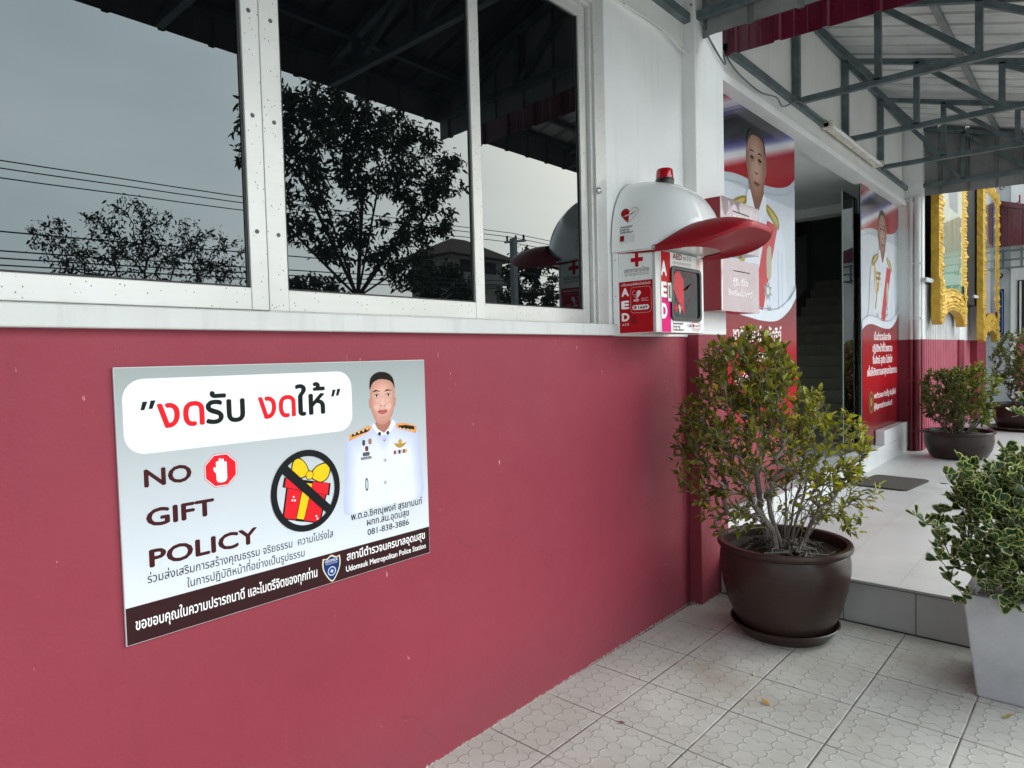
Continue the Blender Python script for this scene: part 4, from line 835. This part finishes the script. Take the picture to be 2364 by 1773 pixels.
def shrub(name, label, group, base, blobs, nt, stems, rng, pick, L, per, tip_r=.0022, seg=.07, barkm=None, last=.16, maxr=.03, wid=.5, cat='shrub', far=.35, bare=None):
    t = thing(name, label, cat, group)
    limbs, twigs = grow(rng, base, stems, [in_blob(rng, blobs) for _ in range(nt)], seg, tip_r, far=far, maxr=maxr)
    b = MB()
    if bare:
        lm2, _ = grow(rng, base, stems, [in_blob(rng, bare) for _ in range(230)], seg, tip_r, far=far, maxr=.008, jit=.2)
        limbs = limbs+lm2[len(stems):]
    for pts, rs in limbs: b.tube(pts, rs, barkm or M['bark'], 5 if rs[0] < .008 else 7, False)
    b.build('branches', t, smooth=True)
    f = MB(); c = Vector(base)+Vector((0, 0, .3))
    for pts, rs in twigs:
        tot = 0; P = pts[::-1]
        for i in range(len(P)-1):
            d = P[i]-P[i+1]; l = d.length
            if tot > last or l < 1e-6: break
            k = max(1, int(per*l/last+rng.random()))
            for j in range(k):
                q = P[i+1].lerp(P[i], rng.random()); dd = d.normalized()
                o = Vector((rng.gauss(0, 1), rng.gauss(0, 1), rng.gauss(.1, .8))); o = (o-dd*o.dot(dd)).normalized()
                ld = (dd*rng.uniform(.2, 1)+o*rng.uniform(.6, 1)+(q-c).normalized()*.3).normalized()
                up = Vector((rng.gauss(0, .5), rng.gauss(0, .5), 1))
                ll = L*rng.uniform(.6, 1.25); leaf(f, pick(q), q, ld, up, ll, ll*wid, rng.uniform(.1, .5), rng.uniform(-.05, .3))
            tot += l
        # a terminal tuft
        for j in range(2):
            dd = (P[0]-P[1]).normalized() if (P[0]-P[1]).length else Vector((0, 0, 1))
            ld = (dd+Vector((rng.gauss(0, .5), rng.gauss(0, .5), rng.gauss(0, .5)))).normalized(); ll = L*rng.uniform(.7, 1.2)
            leaf(f, pick(P[0]), P[0], ld, Vector((rng.gauss(0, .5), rng.gauss(0, .5), 1)), ll, ll*wid)
    f.build('foliage', t); return t
def pot(name, label, group, x, y, z, prof, soil_r, soil_z, m=None, sx=1, sy=1):
    t = thing(name, label, 'pot', group); b = MB(); b.lathe(prof, (x, y, z), m or M['pot'], 56, sx, sy); b.build('pot_body', t, smooth=True)
    rng = random.Random(3); b = MB(); n = 26; rows = []
    for i in range(8): rows.append([Vector((x+soil_r*sx*i/7*math.cos(2*math.pi*k/n), y+soil_r*sy*i/7*math.sin(2*math.pi*k/n), z+soil_z+rng.uniform(-.012, .012)+.02*(1-i/7))) for k in range(n)]+[None])
    for r in rows: r[-1] = r[0]
    b.sheet(rows, M['soil']); b.build('soil', t, smooth=True); rest(t, x, y, z); return t
# the big pot by the pillar
PX, PY = 3.825, -.615
sa = thing('saucer', 'round brown glazed saucer on the tiles under the big pot', 'saucer')
b = MB(); b.lathe([(.001, .004), (.225, .004), (.235, 0), (.262, .03), (.288, .062), (.292, .07), (.286, .074), (.272, .066), (.245, .03), (.001, .026)], (PX, PY, 0), M['pot'], 56); b.build('dish', sa, smooth=True); rest(sa, PX, PY, 0)
pot('flower_pot', 'large brown glazed pot standing on a saucer beside the red pillar', None, PX, PY, .028,
    [(.001, 0), (.228, 0), (.243, .012), (.268, .06), (.305, .15), (.332, .25), (.345, .34), (.346, .40), (.340, .44), (.335, .452), (.345, .458), (.358, .468), (.360, .482), (.354, .494), (.340, .497), (.325, .492), (.318, .47), (.318, .40)], .318, .425)
rng = random.Random(11); B0 = Vector((PX, PY, .46))
stems = []
for i in range(21):
    a = 2*math.pi*i/21+rng.uniform(-.2, .2); r = rng.uniform(.02, .1); p = Vector((PX+r*math.cos(a), PY+r*math.sin(a), .45)); st = [p]
    d = Vector((math.cos(a)*rng.uniform(.15, .55), math.sin(a)*rng.uniform(.15, .55), 1)).normalized()
    for j in range(5): d = (d+Vector((rng.gauss(0, .12), rng.gauss(0, .12), .05))).normalized(); st.append(st[-1]+d*.085)
    stems.append(st)
rt = Vector((.7497, -.6617, 0))
def rel(u, w, z): return (PX+rt.x*u+.66*w, PY+rt.y*u+.75*w, z)    # u: along the picture's right, w: away
crown = [(*rel(-.28, .0, 1.22), (.30, .30, .38), 3.2), (*rel(-.20, .02, 1.50), (.26, .25, .22), 2.2), (*rel(-.44, 0, 1.02), (.15, .2, .30), 1.6), (*rel(.0, 0, 1.24), (.24, .25, .24), 1.6), (*rel(.27, -.02, 1.02), (.20, .22, .24), 2.0), (*rel(.36, -.05, .74), (.15, .2, .20), .9), (*rel(-.36, -.05, .72), (.14, .18, .16), .45), (*rel(.06, -.1, .82), (.22, .2, .2), .5)]
crown = [(a, b_, min(c, 1.5), r, w) for a, b_, c, r, w in crown]
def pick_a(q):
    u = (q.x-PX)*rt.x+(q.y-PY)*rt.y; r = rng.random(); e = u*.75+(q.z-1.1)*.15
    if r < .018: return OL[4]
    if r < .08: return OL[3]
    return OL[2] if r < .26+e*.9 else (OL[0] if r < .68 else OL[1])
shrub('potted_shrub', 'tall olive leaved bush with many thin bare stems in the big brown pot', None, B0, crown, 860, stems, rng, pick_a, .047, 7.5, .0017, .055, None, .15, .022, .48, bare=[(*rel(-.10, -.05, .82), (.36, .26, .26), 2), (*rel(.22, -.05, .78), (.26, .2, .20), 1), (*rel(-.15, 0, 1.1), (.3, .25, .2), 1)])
b = MB(); rng = random.Random(5)
for i in range(46):
    a = rng.uniform(0, 6.28); r = rng.uniform(.04, .12); p = [Vector((PX+r*math.cos(a), PY+r*math.sin(a), .50+rng.uniform(-.02, .04)))]
    for j in range(5): a += rng.gauss(0, .35); r += rng.uniform(.02, .05); r = min(r, .30); p.append(Vector((PX+r*math.cos(a), PY+r*math.sin(a), max(.468, .50-.012*j+rng.uniform(-.006, .012)))))
    b.tube(p, [.011-.0015*j for j in range(6)] if i % 3 == 0 else [.006-.0007*j for j in range(6)], M['bark'] if i % 2 else M['bark2'], 6)
ro_ = b.build('surface_roots', bpy.data.objects['potted_shrub'], smooth=True)
rest(bpy.data.objects['potted_shrub'], PX, PY, .46)
# square planter with the variegated shrub
QX, QY = 3.815, -1.747
pn = thing('square_planter', 'pale grey concrete planter, square and tapering, at the edge of the platform step', 'planter')
b = MB(); bo = [(-.2, -.2), (.2, -.2), (.2, .2), (-.2, .2)]; to = [(x*1.25, y*1.25) for x, y in bo]; ti = [(x*1.08, y*1.08) for x, y in bo]
vs = [(QX+x, QY+y, 0) for x, y in bo]+[(QX+x, QY+y, .478) for x, y in to]+[(QX+x, QY+y, .478) for x, y in ti]+[(QX+x*.98, QY+y*.98, .40) for x, y in ti]
b.add(vs, [(i+k*4, (i+1) % 4+k*4, (i+1) % 4+(k+1)*4, i+(k+1)*4) for k in range(3) for i in range(4)]+[(3, 2, 1, 0)], M['conc']); b.build('planter_body', pn, bevel=.008)
b = MB(); b.box(QX-.21, QX+.21, QY-.21, QY+.21, .39, .43, M['soil']); b.build('soil', pn); rest(pn, QX, QY, 0)
vs_ = thing('variegated_shrub', 'bush with cream edged triangular green leaves in the square grey planter', 'shrub')
rng = random.Random(21); QB = Vector((QX, QY, .43)); stems = []
for i in range(11):
    a = 2*math.pi*i/11; p = Vector((QX+.06*math.cos(a), QY+.06*math.sin(a), .42)); st = [p]; d = Vector((math.cos(a)*.7, math.sin(a)*.7, 1)).normalized()
    for j in range(4): d = (d+Vector((rng.gauss(0, .15), rng.gauss(0, .15), 0))).normalized(); st.append(st[-1]+d*.08)
    stems.append(st)
def relq(u, w, z): return (QX+rt.x*u+.66*w, QY+rt.y*u+.75*w, z)
vb = [(*relq(.10, 0, .85), (.34, .30, .30), 3), (*relq(.06, 0, 1.04), (.18, .2, .14), 1.0), (*relq(-.24, -.02, .76), (.22, .22, .22), 2.2), (*relq(-.18, -.14, .60), (.26, .18, .14), 1.5), (*relq(-.20, 0, .95), (.16, .2, .14), 1.2), (*relq(.1, -.12, .62), (.28, .2, .18), 1.6), (*relq(.02, 0, 1.25), (.07, .07, .14), .35)]
tg = [in_blob(rng, vb) for _ in range(540)]+[Vector(relq(*q)) for q in ((-.63, -.05, .86), (-.58, -.05, .82), (-.52, -.05, .76), (-.45, 0, 1.02), (-.41, 0, .97), (-.38, 0, 1.08), (-.16, 0, 1.12), (-.10, .0, 1.28), (-.05, 0, 1.40), (.0, 0, 1.44), (-.52, -.05, .66), (-.47, -.05, .56), (-.42, -.08, .50))]
limbs, twigs = grow(rng, QB, stems, tg, .06, .0016, maxr=.014)
b = MB()
for pts, rs in limbs: b.tube(pts, rs, M['bark2'], 5, False)
b.build('branches', vs_, smooth=True)
f = MB()
for pts, rs in twigs:
    P = pts[::-1]; tot = 0
    for i in range(len(P)-1):
        d = P[i]-P[i+1]; l = d.length
        if tot > .15 or l < 1e-6: break
        dd = d.normalized()
        for j in range(max(1, int(l/.014+rng.random()*.6))):
            q = P[i+1].lerp(P[i], rng.random()); o = Vector((rng.gauss(0, 1), rng.gauss(0, 1), rng.gauss(.25, .7))); o = (o-dd*o.dot(dd)).normalized()
            vleaf(f, VG[rng.random() < .3], VC, q+o*.004, dd*rng.uniform(.2, .8)+o*.8+Vector((0, 0, .2)), Vector((rng.gauss(-.3, .5), rng.gauss(-.3, .5), 1)), .048*rng.uniform(.5, 1.2))
        tot += l
    dd = (P[0]-P[1]).normalized() if (P[0]-P[1]).length else Vector((0, 0, 1))
    for j in range(3): vleaf(f, VG[rng.random() < .4], VC, P[0], dd+Vector((rng.gauss(0, .6), rng.gauss(0, .6), rng.gauss(.2, .5))), Vector((rng.gauss(-.3, .5), rng.gauss(-.3, .5), 1)), .048*rng.uniform(.55, 1.15))
f.build('foliage', vs_); rest(vs_, QX, QY, .43)
# two low bowls further back
def far_bowl(x, y, r, h, lab, slab, blobs, n, seed, saucer=None):
    pot('flower_pot', lab, None, x, y, .25, [(.001, 0), (r*.72, 0), (r*.80, h*.08), (r*.92, h*.35), (r*.97, h*.62), (r*.955, h*.86), (r*1.0, h*.90), (r*1.02, h*.95), (r*1.0, h), (r*.93, h*.99), (r*.9, h*.8)], r*.9, h*.85, M['potfar'])
    rg = random.Random(seed); st = []
    for i in range(9):
        a = 2*math.pi*i/9; p = Vector((x+.1*math.cos(a), y+.1*math.sin(a), .25+h*.85)); q = [p]; d = Vector((math.cos(a)*.7, math.sin(a)*.7, 1)).normalized()
        for j in range(3): q.append(q[-1]+d*.09); d = (d+Vector((rg.gauss(0, .1), rg.gauss(0, .1), 0))).normalized()
        st.append(q)
    bb = [(x+rt.x*u, y+rt.y*u, z, rd, w) for u, z, rd, w in blobs]
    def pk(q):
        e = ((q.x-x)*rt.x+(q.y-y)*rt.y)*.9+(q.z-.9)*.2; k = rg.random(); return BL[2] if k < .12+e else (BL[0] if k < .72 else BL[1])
    o = shrub('potted_shrub', slab, None, (x, y, .25+h*.8), bb, n, st, rg, pk, .062, 20, .0026, .09, None, .18, .026, .36); rest(o, x, y, .25+h*.8)
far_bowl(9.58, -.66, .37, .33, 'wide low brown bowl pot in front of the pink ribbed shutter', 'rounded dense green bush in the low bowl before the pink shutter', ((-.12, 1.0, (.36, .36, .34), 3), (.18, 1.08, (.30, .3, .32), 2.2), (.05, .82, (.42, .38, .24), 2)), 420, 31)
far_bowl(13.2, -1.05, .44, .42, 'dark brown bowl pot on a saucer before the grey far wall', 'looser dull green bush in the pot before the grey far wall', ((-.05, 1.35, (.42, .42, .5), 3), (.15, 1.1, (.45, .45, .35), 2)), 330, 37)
sa = thing('saucer', 'dark saucer under the farthest bowl pot', 'saucer'); b = MB(); b.lathe([(.001, 0), (.40, 0), (.50, .05), (.49, .06), (.40, .02), (.001, .02)], (13.2, -1.05, .2505), M['pot'], 40); b.build('dish', sa, smooth=True); rest(sa, 13.2, -1.05, .25)
# doormat
b = MB(); mp_ = rrect(-.41, -.27, .41, .27, .07)
mvs = [(7.42+(u*.83+v*.10), -.39+(-u*.10+v*.92)*1.0, .252) for u, v in mp_]; n = len(mp_)
b.add(mvs+[(x, y, .266) for x, y, _ in mvs], [tuple(range(n, 2*n))]+[(i, (i+1) % n, n+(i+1) % n, n+i) for i in range(n)], M['mat'])
tag(b.build('doormat'), 'dark brown coir doormat with rounded corners lying on the grey platform', 'doormat')
# fallen leaves
for lab, c, z, ang, L, m, lift in (('dry white petal like scrap lying on the tiles in front of the saucer', (3.18, -.70), .002, .4, .035, ink('#d8d2bd', .6), .3), ('curled yellow leaf lying on the tiles in front of the pot', (2.95, -.86), .002, 1.3, .05, ink('#b98f3a', .6), .25), ('small brown leaf lying on a tile joint', (2.43, -.43), .002, 2.6, .035, ink('#7a4a2c', .6), .3), ('thin straw coloured leaf beside the base of the grey planter', (3.45, -1.66), .002, -.6, .06, ink('#a08a58', .6), .15)):
    b = MB(); leaf(b, m, Vector((c[0], c[1], z)), Vector((math.cos(ang), math.sin(ang), .05)), Vector((0, .2, 1)), L, L*.4, .5, -lift)
    me_ = b.build('fallen_leaf'); s2 = me_.modifiers.new('thick', 'SOLIDIFY'); s2.thickness = .001; tag(me_, lab, 'leaf', 'leaves fallen on the tiles')
# ------------------------------------------------------------------ gilded portraits hung along the side
def gilt(label, x0, x1, zb, zt, pm, seed):
    t = thing('gilded_portrait', label, 'portrait', 'gilded portraits by the shutter')
    rg = random.Random(seed); Wd, H = x1-x0, zt-zb; nx, nz = 84, 110; bw = .27; V, idx = [], {}
    b = MB(); cell = lambda u, w: None
    ph = [rg.uniform(0, 6.28) for _ in range(12)]
    def hgt(x, z):
        d = min(x, Wd-x, z, H-z)
        orn = .5*max(0, math.sin(x*33+ph[0]+2*math.sin(z*9+ph[1])))*max(0, math.sin(z*31+ph[2]+2*math.sin(x*11+ph[3])))+.4*abs(math.sin(x*61+ph[4])*math.sin(z*57+ph[5]))
        k = min(1, d/.05)*(1 if d < .17 else max(0, 1-(d-.17)/.04)); lip = .012 if .20 < d < .235 else 0
        if z < .55: k = max(k, .8 if d < .5 else 0)
        return .012*k+.056*orn*k+lip
    def bottom(x):
        u = abs(x/Wd-.5)*2; return .17*(1-u**2)*1.0 if u < .62 else .105*max(0, 1-((u-.62)/.2)) - .05*math.sin(min(1, max(0, (u-.72)/.28))*math.pi)
    vs, rows = [], []
    for j in range(nz+1):
        r = []
        for i in range(nx+1):
            x = Wd*i/nx; z0 = bottom(x); z = z0+(H-z0)*j/nz; edge = .006*math.sin(z*17+ph[6]) if i in (0, nx) else 0
            r.append(Vector((x0+x+edge, -.352-hgt(x, max(0, z-z0*(1-j/nz))), zb+z)))
        rows.append(r)
    for j in range(nz):
        for i in range(nx):
            xm = Wd*(i+.5)/nx; zm = H*(j+.5)/nz
            if bw < xm < Wd-bw and bw*1.25 < zm < H-bw: continue
            b.add([rows[j][i], rows[j][i+1], rows[j+1][i+1], rows[j+1][i]], [(0, 1, 2, 3)], M['gold'])
    rim = [rows[0][i] for i in range(nx, -1, -1)]+[rows[j][0] for j in range(1, nz+1)]+[rows[nz][i] for i in range(1, nx+1)]+[rows[j][nx] for j in range(nz-1, 0, -1)]
    rim2 = [Vector((p.x, -.262, p.z)) for p in rim]; mid = [Vector((p.x+(.004*math.sin(p.z*40)), -.31, p.z)) for p in rim]
    b.sheet([rim, mid, rim2], M['gold'])
    b.build('ornate_frame', t)
    MB().box(x0+.05, x1-.05, -.33, -.27, zb+.3, zt-.1, M['beam']).build('backing', t)
    MB().box(x0+bw-.04, x1-bw+.04, -.351, -.34, zb+bw*1.25, zt-bw+.04, pm).build('picture', t)
    k = MB()
    for z in (2.45,): k.bar((x0-.32, -.24, z), (x0+.1, -.275, z), .05, .05, M['grey'])
    k.build('wall_bracket', t); return t
gilt('ornate gold framed portrait with pale green picture, nearest to the entrance', 10.27, 12.45, 1.93, 4.5, portrait_m('glazed_picture_green', (.32, .62, .42), (.80, .82, .62), (.62, .63, .25)), 4)
gilt('ornate gold framed portrait with violet grey picture, next to the grey far wall', 14.46, 16.7, 1.70, 4.6, portrait_m('glazed_picture_violet', (.22, .16, .20), (.66, .68, .70), (.55, .58, .30)), 9)
# ------------------------------------------------------------------ the far building and its porch
fb = thing('far_building', 'grey and pink far building with barred window and red letters', 'building')
b = MB(); b.box(17.2, 17.5, -.52, 3, -.1, 6.5, M['grey']); b.build('grey_wall', fb)
b = MB(); b.box(17.14, 17.5, -.60, -.52, -.1, 6.5, M['white']); b.box(17.2, 17.5, -9, -.60, 1.72, 6.5, M['white']); b.build('white_wall', fb)
b = MB(); b.box(17.2, 17.5, -9, -.60, -.1, 1.72, M['pink']); b.build('pink_wall', fb)
w2 = MB(); w2.box(17.17, 17.2, -2.0, -.63, 1.76, 2.9, M['seal_void']); wf2 = w2.build('barred_window', fb)
for i in range(9): MB().tube([(17.14, -.68-i*.13, 1.78), (17.14, -.68-i*.13, 2.88)], .018, M['pvc'], 8).build('window_bar', wf2)
for ch, a_, b_, z_, h_ in (('ส', .32, .42, 4.78, .26), ('น', .55, .67, 4.46, .3), ('อ', .80, .94, 4.2, .3)):
    A = Art((17.199, 0, 0), (0, -1, 0), (0, 0, 1)); A.text(ch, a_, b_, z_, '#8d1525', 1, h_); A.build('wall_letter', fb).modifiers.new('thick', 'SOLIDIFY').thickness = .04
pc = thing('porch_awning', 'maroon ribbed awning on a grey steel lattice, below the red letters', 'awning')
ZP = lambda y: 4.59-.33*abs(y)
b = MB(); corrugated(b, (16.8, -.36, ZP(.36)), (16.8, -2.6, ZP(2.6)), None, .3, M['maroon'], .02, .05, (-1, 0, 0), .4, lambda p: 3.56); b.build('ribbed_fascia', pc)
b = MB(); b.bar((16.785, -.36, ZP(.36)-.03), (16.785, -2.6, ZP(2.6)-.03), .04, .1, M['maroon']); b.build('top_flashing', pc)
b = MB(); b.add([(16.8, -.36, ZP(.36)), (16.8, -2.6, ZP(2.6)), (17.2, -2.6, ZP(2.6)), (17.2, -.36, ZP(.36))], [(0, 1, 2, 3)], M['sheetdk']); b.build('porch_roof', pc)
b = MB()
for z in (3.14, 3.3, 3.48): b.bar((16.85, -.34, z), (16.85, -2.6, z), .035, .035, M['steel'])
for i in range(8): b.bar((16.85, -.42-.3*i, 3.12), (16.85, -.42-.3*i, 3.52), .04, .04, M['steel'])
for i in range(4): b.bar((16.85, -.5-.6*i, 3.14), (17.2, -.5-.6*i, 3.14), .035, .05, M['steel'])
b.build('steel_lattice', pc)
nb = thing('notice_board', 'narrow blue notice board with pale ornate border on the grey far wall', 'board')
b = MB(); b.box(17.17, 17.199, -.407, .5, 1.8, 2.74, ink('#16305f')); b.build('board_panel', nb)
A = Art((17.169, 0, 0), (0, -1, 0), (0, 0, 1)); A.loop(rrect(-.47, 1.83, .38, 2.71, .05), .012, '#8fa6cf', 1); A.loop(rrect(-.43, 1.87, .34, 2.66, .12), .008, '#5a79b4', 1); A.build('border_print', nb)
cc = thing('security_camera', 'small dark dome camera on the grey wall under the maroon awning', 'camera')
b = MB(); b.lathe([(.001, -.05), (.05, -.03), (.07, 0), (.07, .04), (.05, .06), (.001, .06)], (17.1, -.33, 3.0), M['black'], 20); b.build('dome', cc, smooth=True); b = MB(); b.box(17.08, 17.2, -.37, -.29, 3.05, 3.1, M['pvc']); b.build('mount', cc)
# ------------------------------------------------------------------ what the windows mirror: trees, wires, pole, house across the road
def big_tree(name, label, x, y, z0, blobs, nt, fork, stems, L, per, seed, tip=.012, seg=.35, maxr=.22, mats=DL, last=1.0, wid=.35, far=.2):
    rg = random.Random(seed); t = thing(name, label, 'tree')
    limbs, twigs = grow(rg, (x, y, fork), stems, [in_blob(rg, blobs) for _ in range(nt)], seg, tip, jit=.1, maxr=maxr, far=far)
    b = MB()
    for pts, rs in limbs: b.tube(pts, rs, M['bark2'], 6, False)
    b.tube([(x, y, -.2), (x, y, fork*.5), (x, y, fork)], [maxr*1.5, maxr*1.15, maxr], M['bark2'], 10, False); b.build('trunk', t, smooth=True)
    f = MB()
    for pts, rs in twigs:
        P = pts[::-1]; tot = 0
        for i in range(len(P)-1):
            d = P[i]-P[i+1]; l = d.length
            if tot > last or l < 1e-6: break
            for j in range(max(1, int(per*l/last+rg.random()))):
                q = P[i+1].lerp(P[i], rg.random())+Vector((rg.gauss(0, 1), rg.gauss(0, 1), rg.gauss(0, 1)))*L*.5
                ld = Vector((rg.gauss(0, 1), rg.gauss(0, 1), rg.gauss(-.7, .6))).normalized(); ll = L*rg.uniform(.6, 1.3)
                leaf(f, mats[rg.random() < .5], q, ld, Vector((rg.gauss(0, 1), rg.gauss(0, 1), .6)), ll, ll*wid, .2, .2)
            tot += l
    f.build('crown', t); rest(t, x, y, 0); return t
def fan(x, y, z, dirs, n=4, L=.7):
    return [[Vector((x+dx*L*i, y+dy*L*i, z+dz*L*i)) for i in range(n)] for dx, dy, dz in dirs]
ty = -12
big_tree('street_tree', 'tall open crowned street tree across the forecourt, mirrored in the window', 10.15, ty, 0,
    [(8.1, ty, 7.4, (.75, .9, .5), 1.2), (9.3, ty, 7.7, (.5, .8, .75), 1.6), (10.15, ty, 7.9, (.32, .7, .62), 1.2), (10.7, ty, 7.5, (.35, .7, .6), 1.0), (11.6, ty, 7.75, (.42, .7, .7), 1.2), (12.35, ty, 7.5, (.3, .6, .6), .6), (8.9, ty, 6.6, (1.0, 1.1, .7), 2), (10.6, ty, 6.5, (1.1, 1.1, .75), 2), (12.1, ty, 6.2, (.8, .9, .5), 1.2), (13.2, ty, 7.25, (.75, .5, .16), .45), (13.3, ty, 6.55, (.7, .5, .2), .5), (12.5, ty, 5.4, (.7, .8, .5), .9), (7.6, ty, 6.5, (.55, .8, .7), .8), (8.6, ty, 5.2, (1.0, 1.0, .8), 1.5), (10.6, ty, 4.6, (1.6, 1.1, .7), 2), (11.8, ty, 4.2, (.9, .9, .7), 1)],
    520, 3.2, fan(10.15, ty, 3.2, ((-.55, .1, .85), (-.3, -.1, .95), (.02, .1, 1), (.32, -.1, .95), (.6, .1, .8), (-.75, 0, .6), (.85, 0, .5)), 5, .75), .18, 70, 5, .0075, .35, .2)
ty = -14
big_tree('street_tree', 'low twiggy round tree mirrored in the left window pane', 5.9, ty, 0,
    [(4.6, ty, 4.3, (.9, .9, .55), 2), (5.6, ty, 4.6, (.7, .8, .75), 2), (6.6, ty, 4.55, (.7, .8, .6), 2), (7.5, ty, 4.35, (.75, .8, .6), 1.6), (6.0, ty, 3.8, (2.3, 1.1, .6), 3)], 420, 2.2,
    fan(5.9, ty, 2.2, ((-.8, 0, .6), (-.4, .1, .9), (0, 0, 1), (.4, -.1, .9), (.8, 0, .6)), 4, .5), .11, 36, 6, .005, .3, .09)
for i, (x, y, z, r, lab) in enumerate(((20.6, -20, 4.6, (1.6, 1.5, 1.3), 'dark bushy tree in front of the tiled roof house, mirrored in the window'), (27.2, -20.5, 5.2, (2.0, 1.6, 1.9), 'dense dark tree behind the utility pole, mirrored in the window'), (15.4, -22, 3.9, (2.4, 1.6, 1.2), 'low dark tree between the street tree and the house, mirrored in the window'), (.2, -18, 3.3, (2.6, 1.6, 1.2), 'low dark tree left of the twiggy tree, across the forecourt'))):
    big_tree('roadside_tree', lab, x, y, 0, [(x, y, z, r, 3), (x-.5, y, z+r[2]*.6, (r[0]*.5, r[1]*.5, r[2]*.5), 1), (x, y, z-.9, (r[0], r[1], r[2]*.7), 1.5)], 190, 2.2, fan(x, y, 2.2, ((-.6, 0, .7), (0, .1, 1), (.6, 0, .7)), 4, .5), +.24, 60, 50+i, .010, .5, .14, DL, 1.3, .5)
hs = thing('tiled_roof_house', 'two storey house with a hipped tile roof across the road, mirrored in the window', 'house')
b = MB(); b.box(30.6, 35.6, -34, -30, 0, 8.4, M['housew']); b.build('house_wall', hs)
b = MB(); b.add([(29.7, -29.2, 8.4), (36.7, -29.2, 8.4), (36.7, -35, 8.4), (29.7, -35, 8.4), (32.2, -31.6, 9.85), (33.6, -31.6, 9.85)], [(0, 1, 5, 4), (1, 2, 5), (2, 3, 4, 5), (3, 0, 4), (3, 2, 1, 0)], M['roof']); b.build('roof', hs)
b = MB(); b.box(31.2, 35.9, -29.6, -29.5, 6.6, 7.3, M['housew']); b.build('balcony', hs)
for x in (31.4, 33.8): MB().box(x, x+1.1, -30.02, -29.99, 7.2, 8.2, M['seal_void']).build('house_window', hs)
up_ = thing('utility_pole', 'concrete utility pole with one crossarm and insulators, mirrored in the window', 'pole')
b = MB(); b.box(22.95, 23.2, -18.12, -17.88, -.1, 6.95, M['conc']); b.build('shaft', up_)
b = MB(); b.bar((22.5, -18, 6.72), (23.9, -18, 6.95), .1, .1, M['conc']); b.build('crossarm', up_)
for x, z in ((22.65, 6.78), (23.25, 6.88), (23.8, 6.97)): MB().lathe([(.03, 0), (.06, .05), (.04, .1), (.06, .16), (.02, .25)], (x, -18, z), M['black'], 10).build('insulator', up_, smooth=True)
for i, (z, y, lab) in enumerate(((6.72, -18.0, 'uppermost power line along the road, mirrored in the window'), (6.56, -18.1, 'second power line from the top, mirrored in the window'), (6.35, -18.2, 'third power line from the top, mirrored in the window'), (5.05, -18.2, 'single low cable below the power lines, mirrored in the window'), (4.6, -18.3, 'upper of the bundled phone cables, mirrored in the window'), (4.42, -18.3, 'middle one of the bundled phone cables, mirrored in the window'), (4.25, -18.3, 'lowest of the bundled phone cables, mirrored in the window'))):
    pts = []
    for a_, b_ in ((-17, 23), (23, 63)):
        for j in range(13): f_ = j/12; pts.append((a_+(b_-a_)*f_, y, z+.25-.9*4*f_*(1-f_)*.35+(.012*(a_+(b_-a_)*f_-5))))
    tag(MB().tube(pts, .016 if i < 3 else .02, M['black'], 5).build('power_line'), lab, 'cable', 'overhead lines along the road')
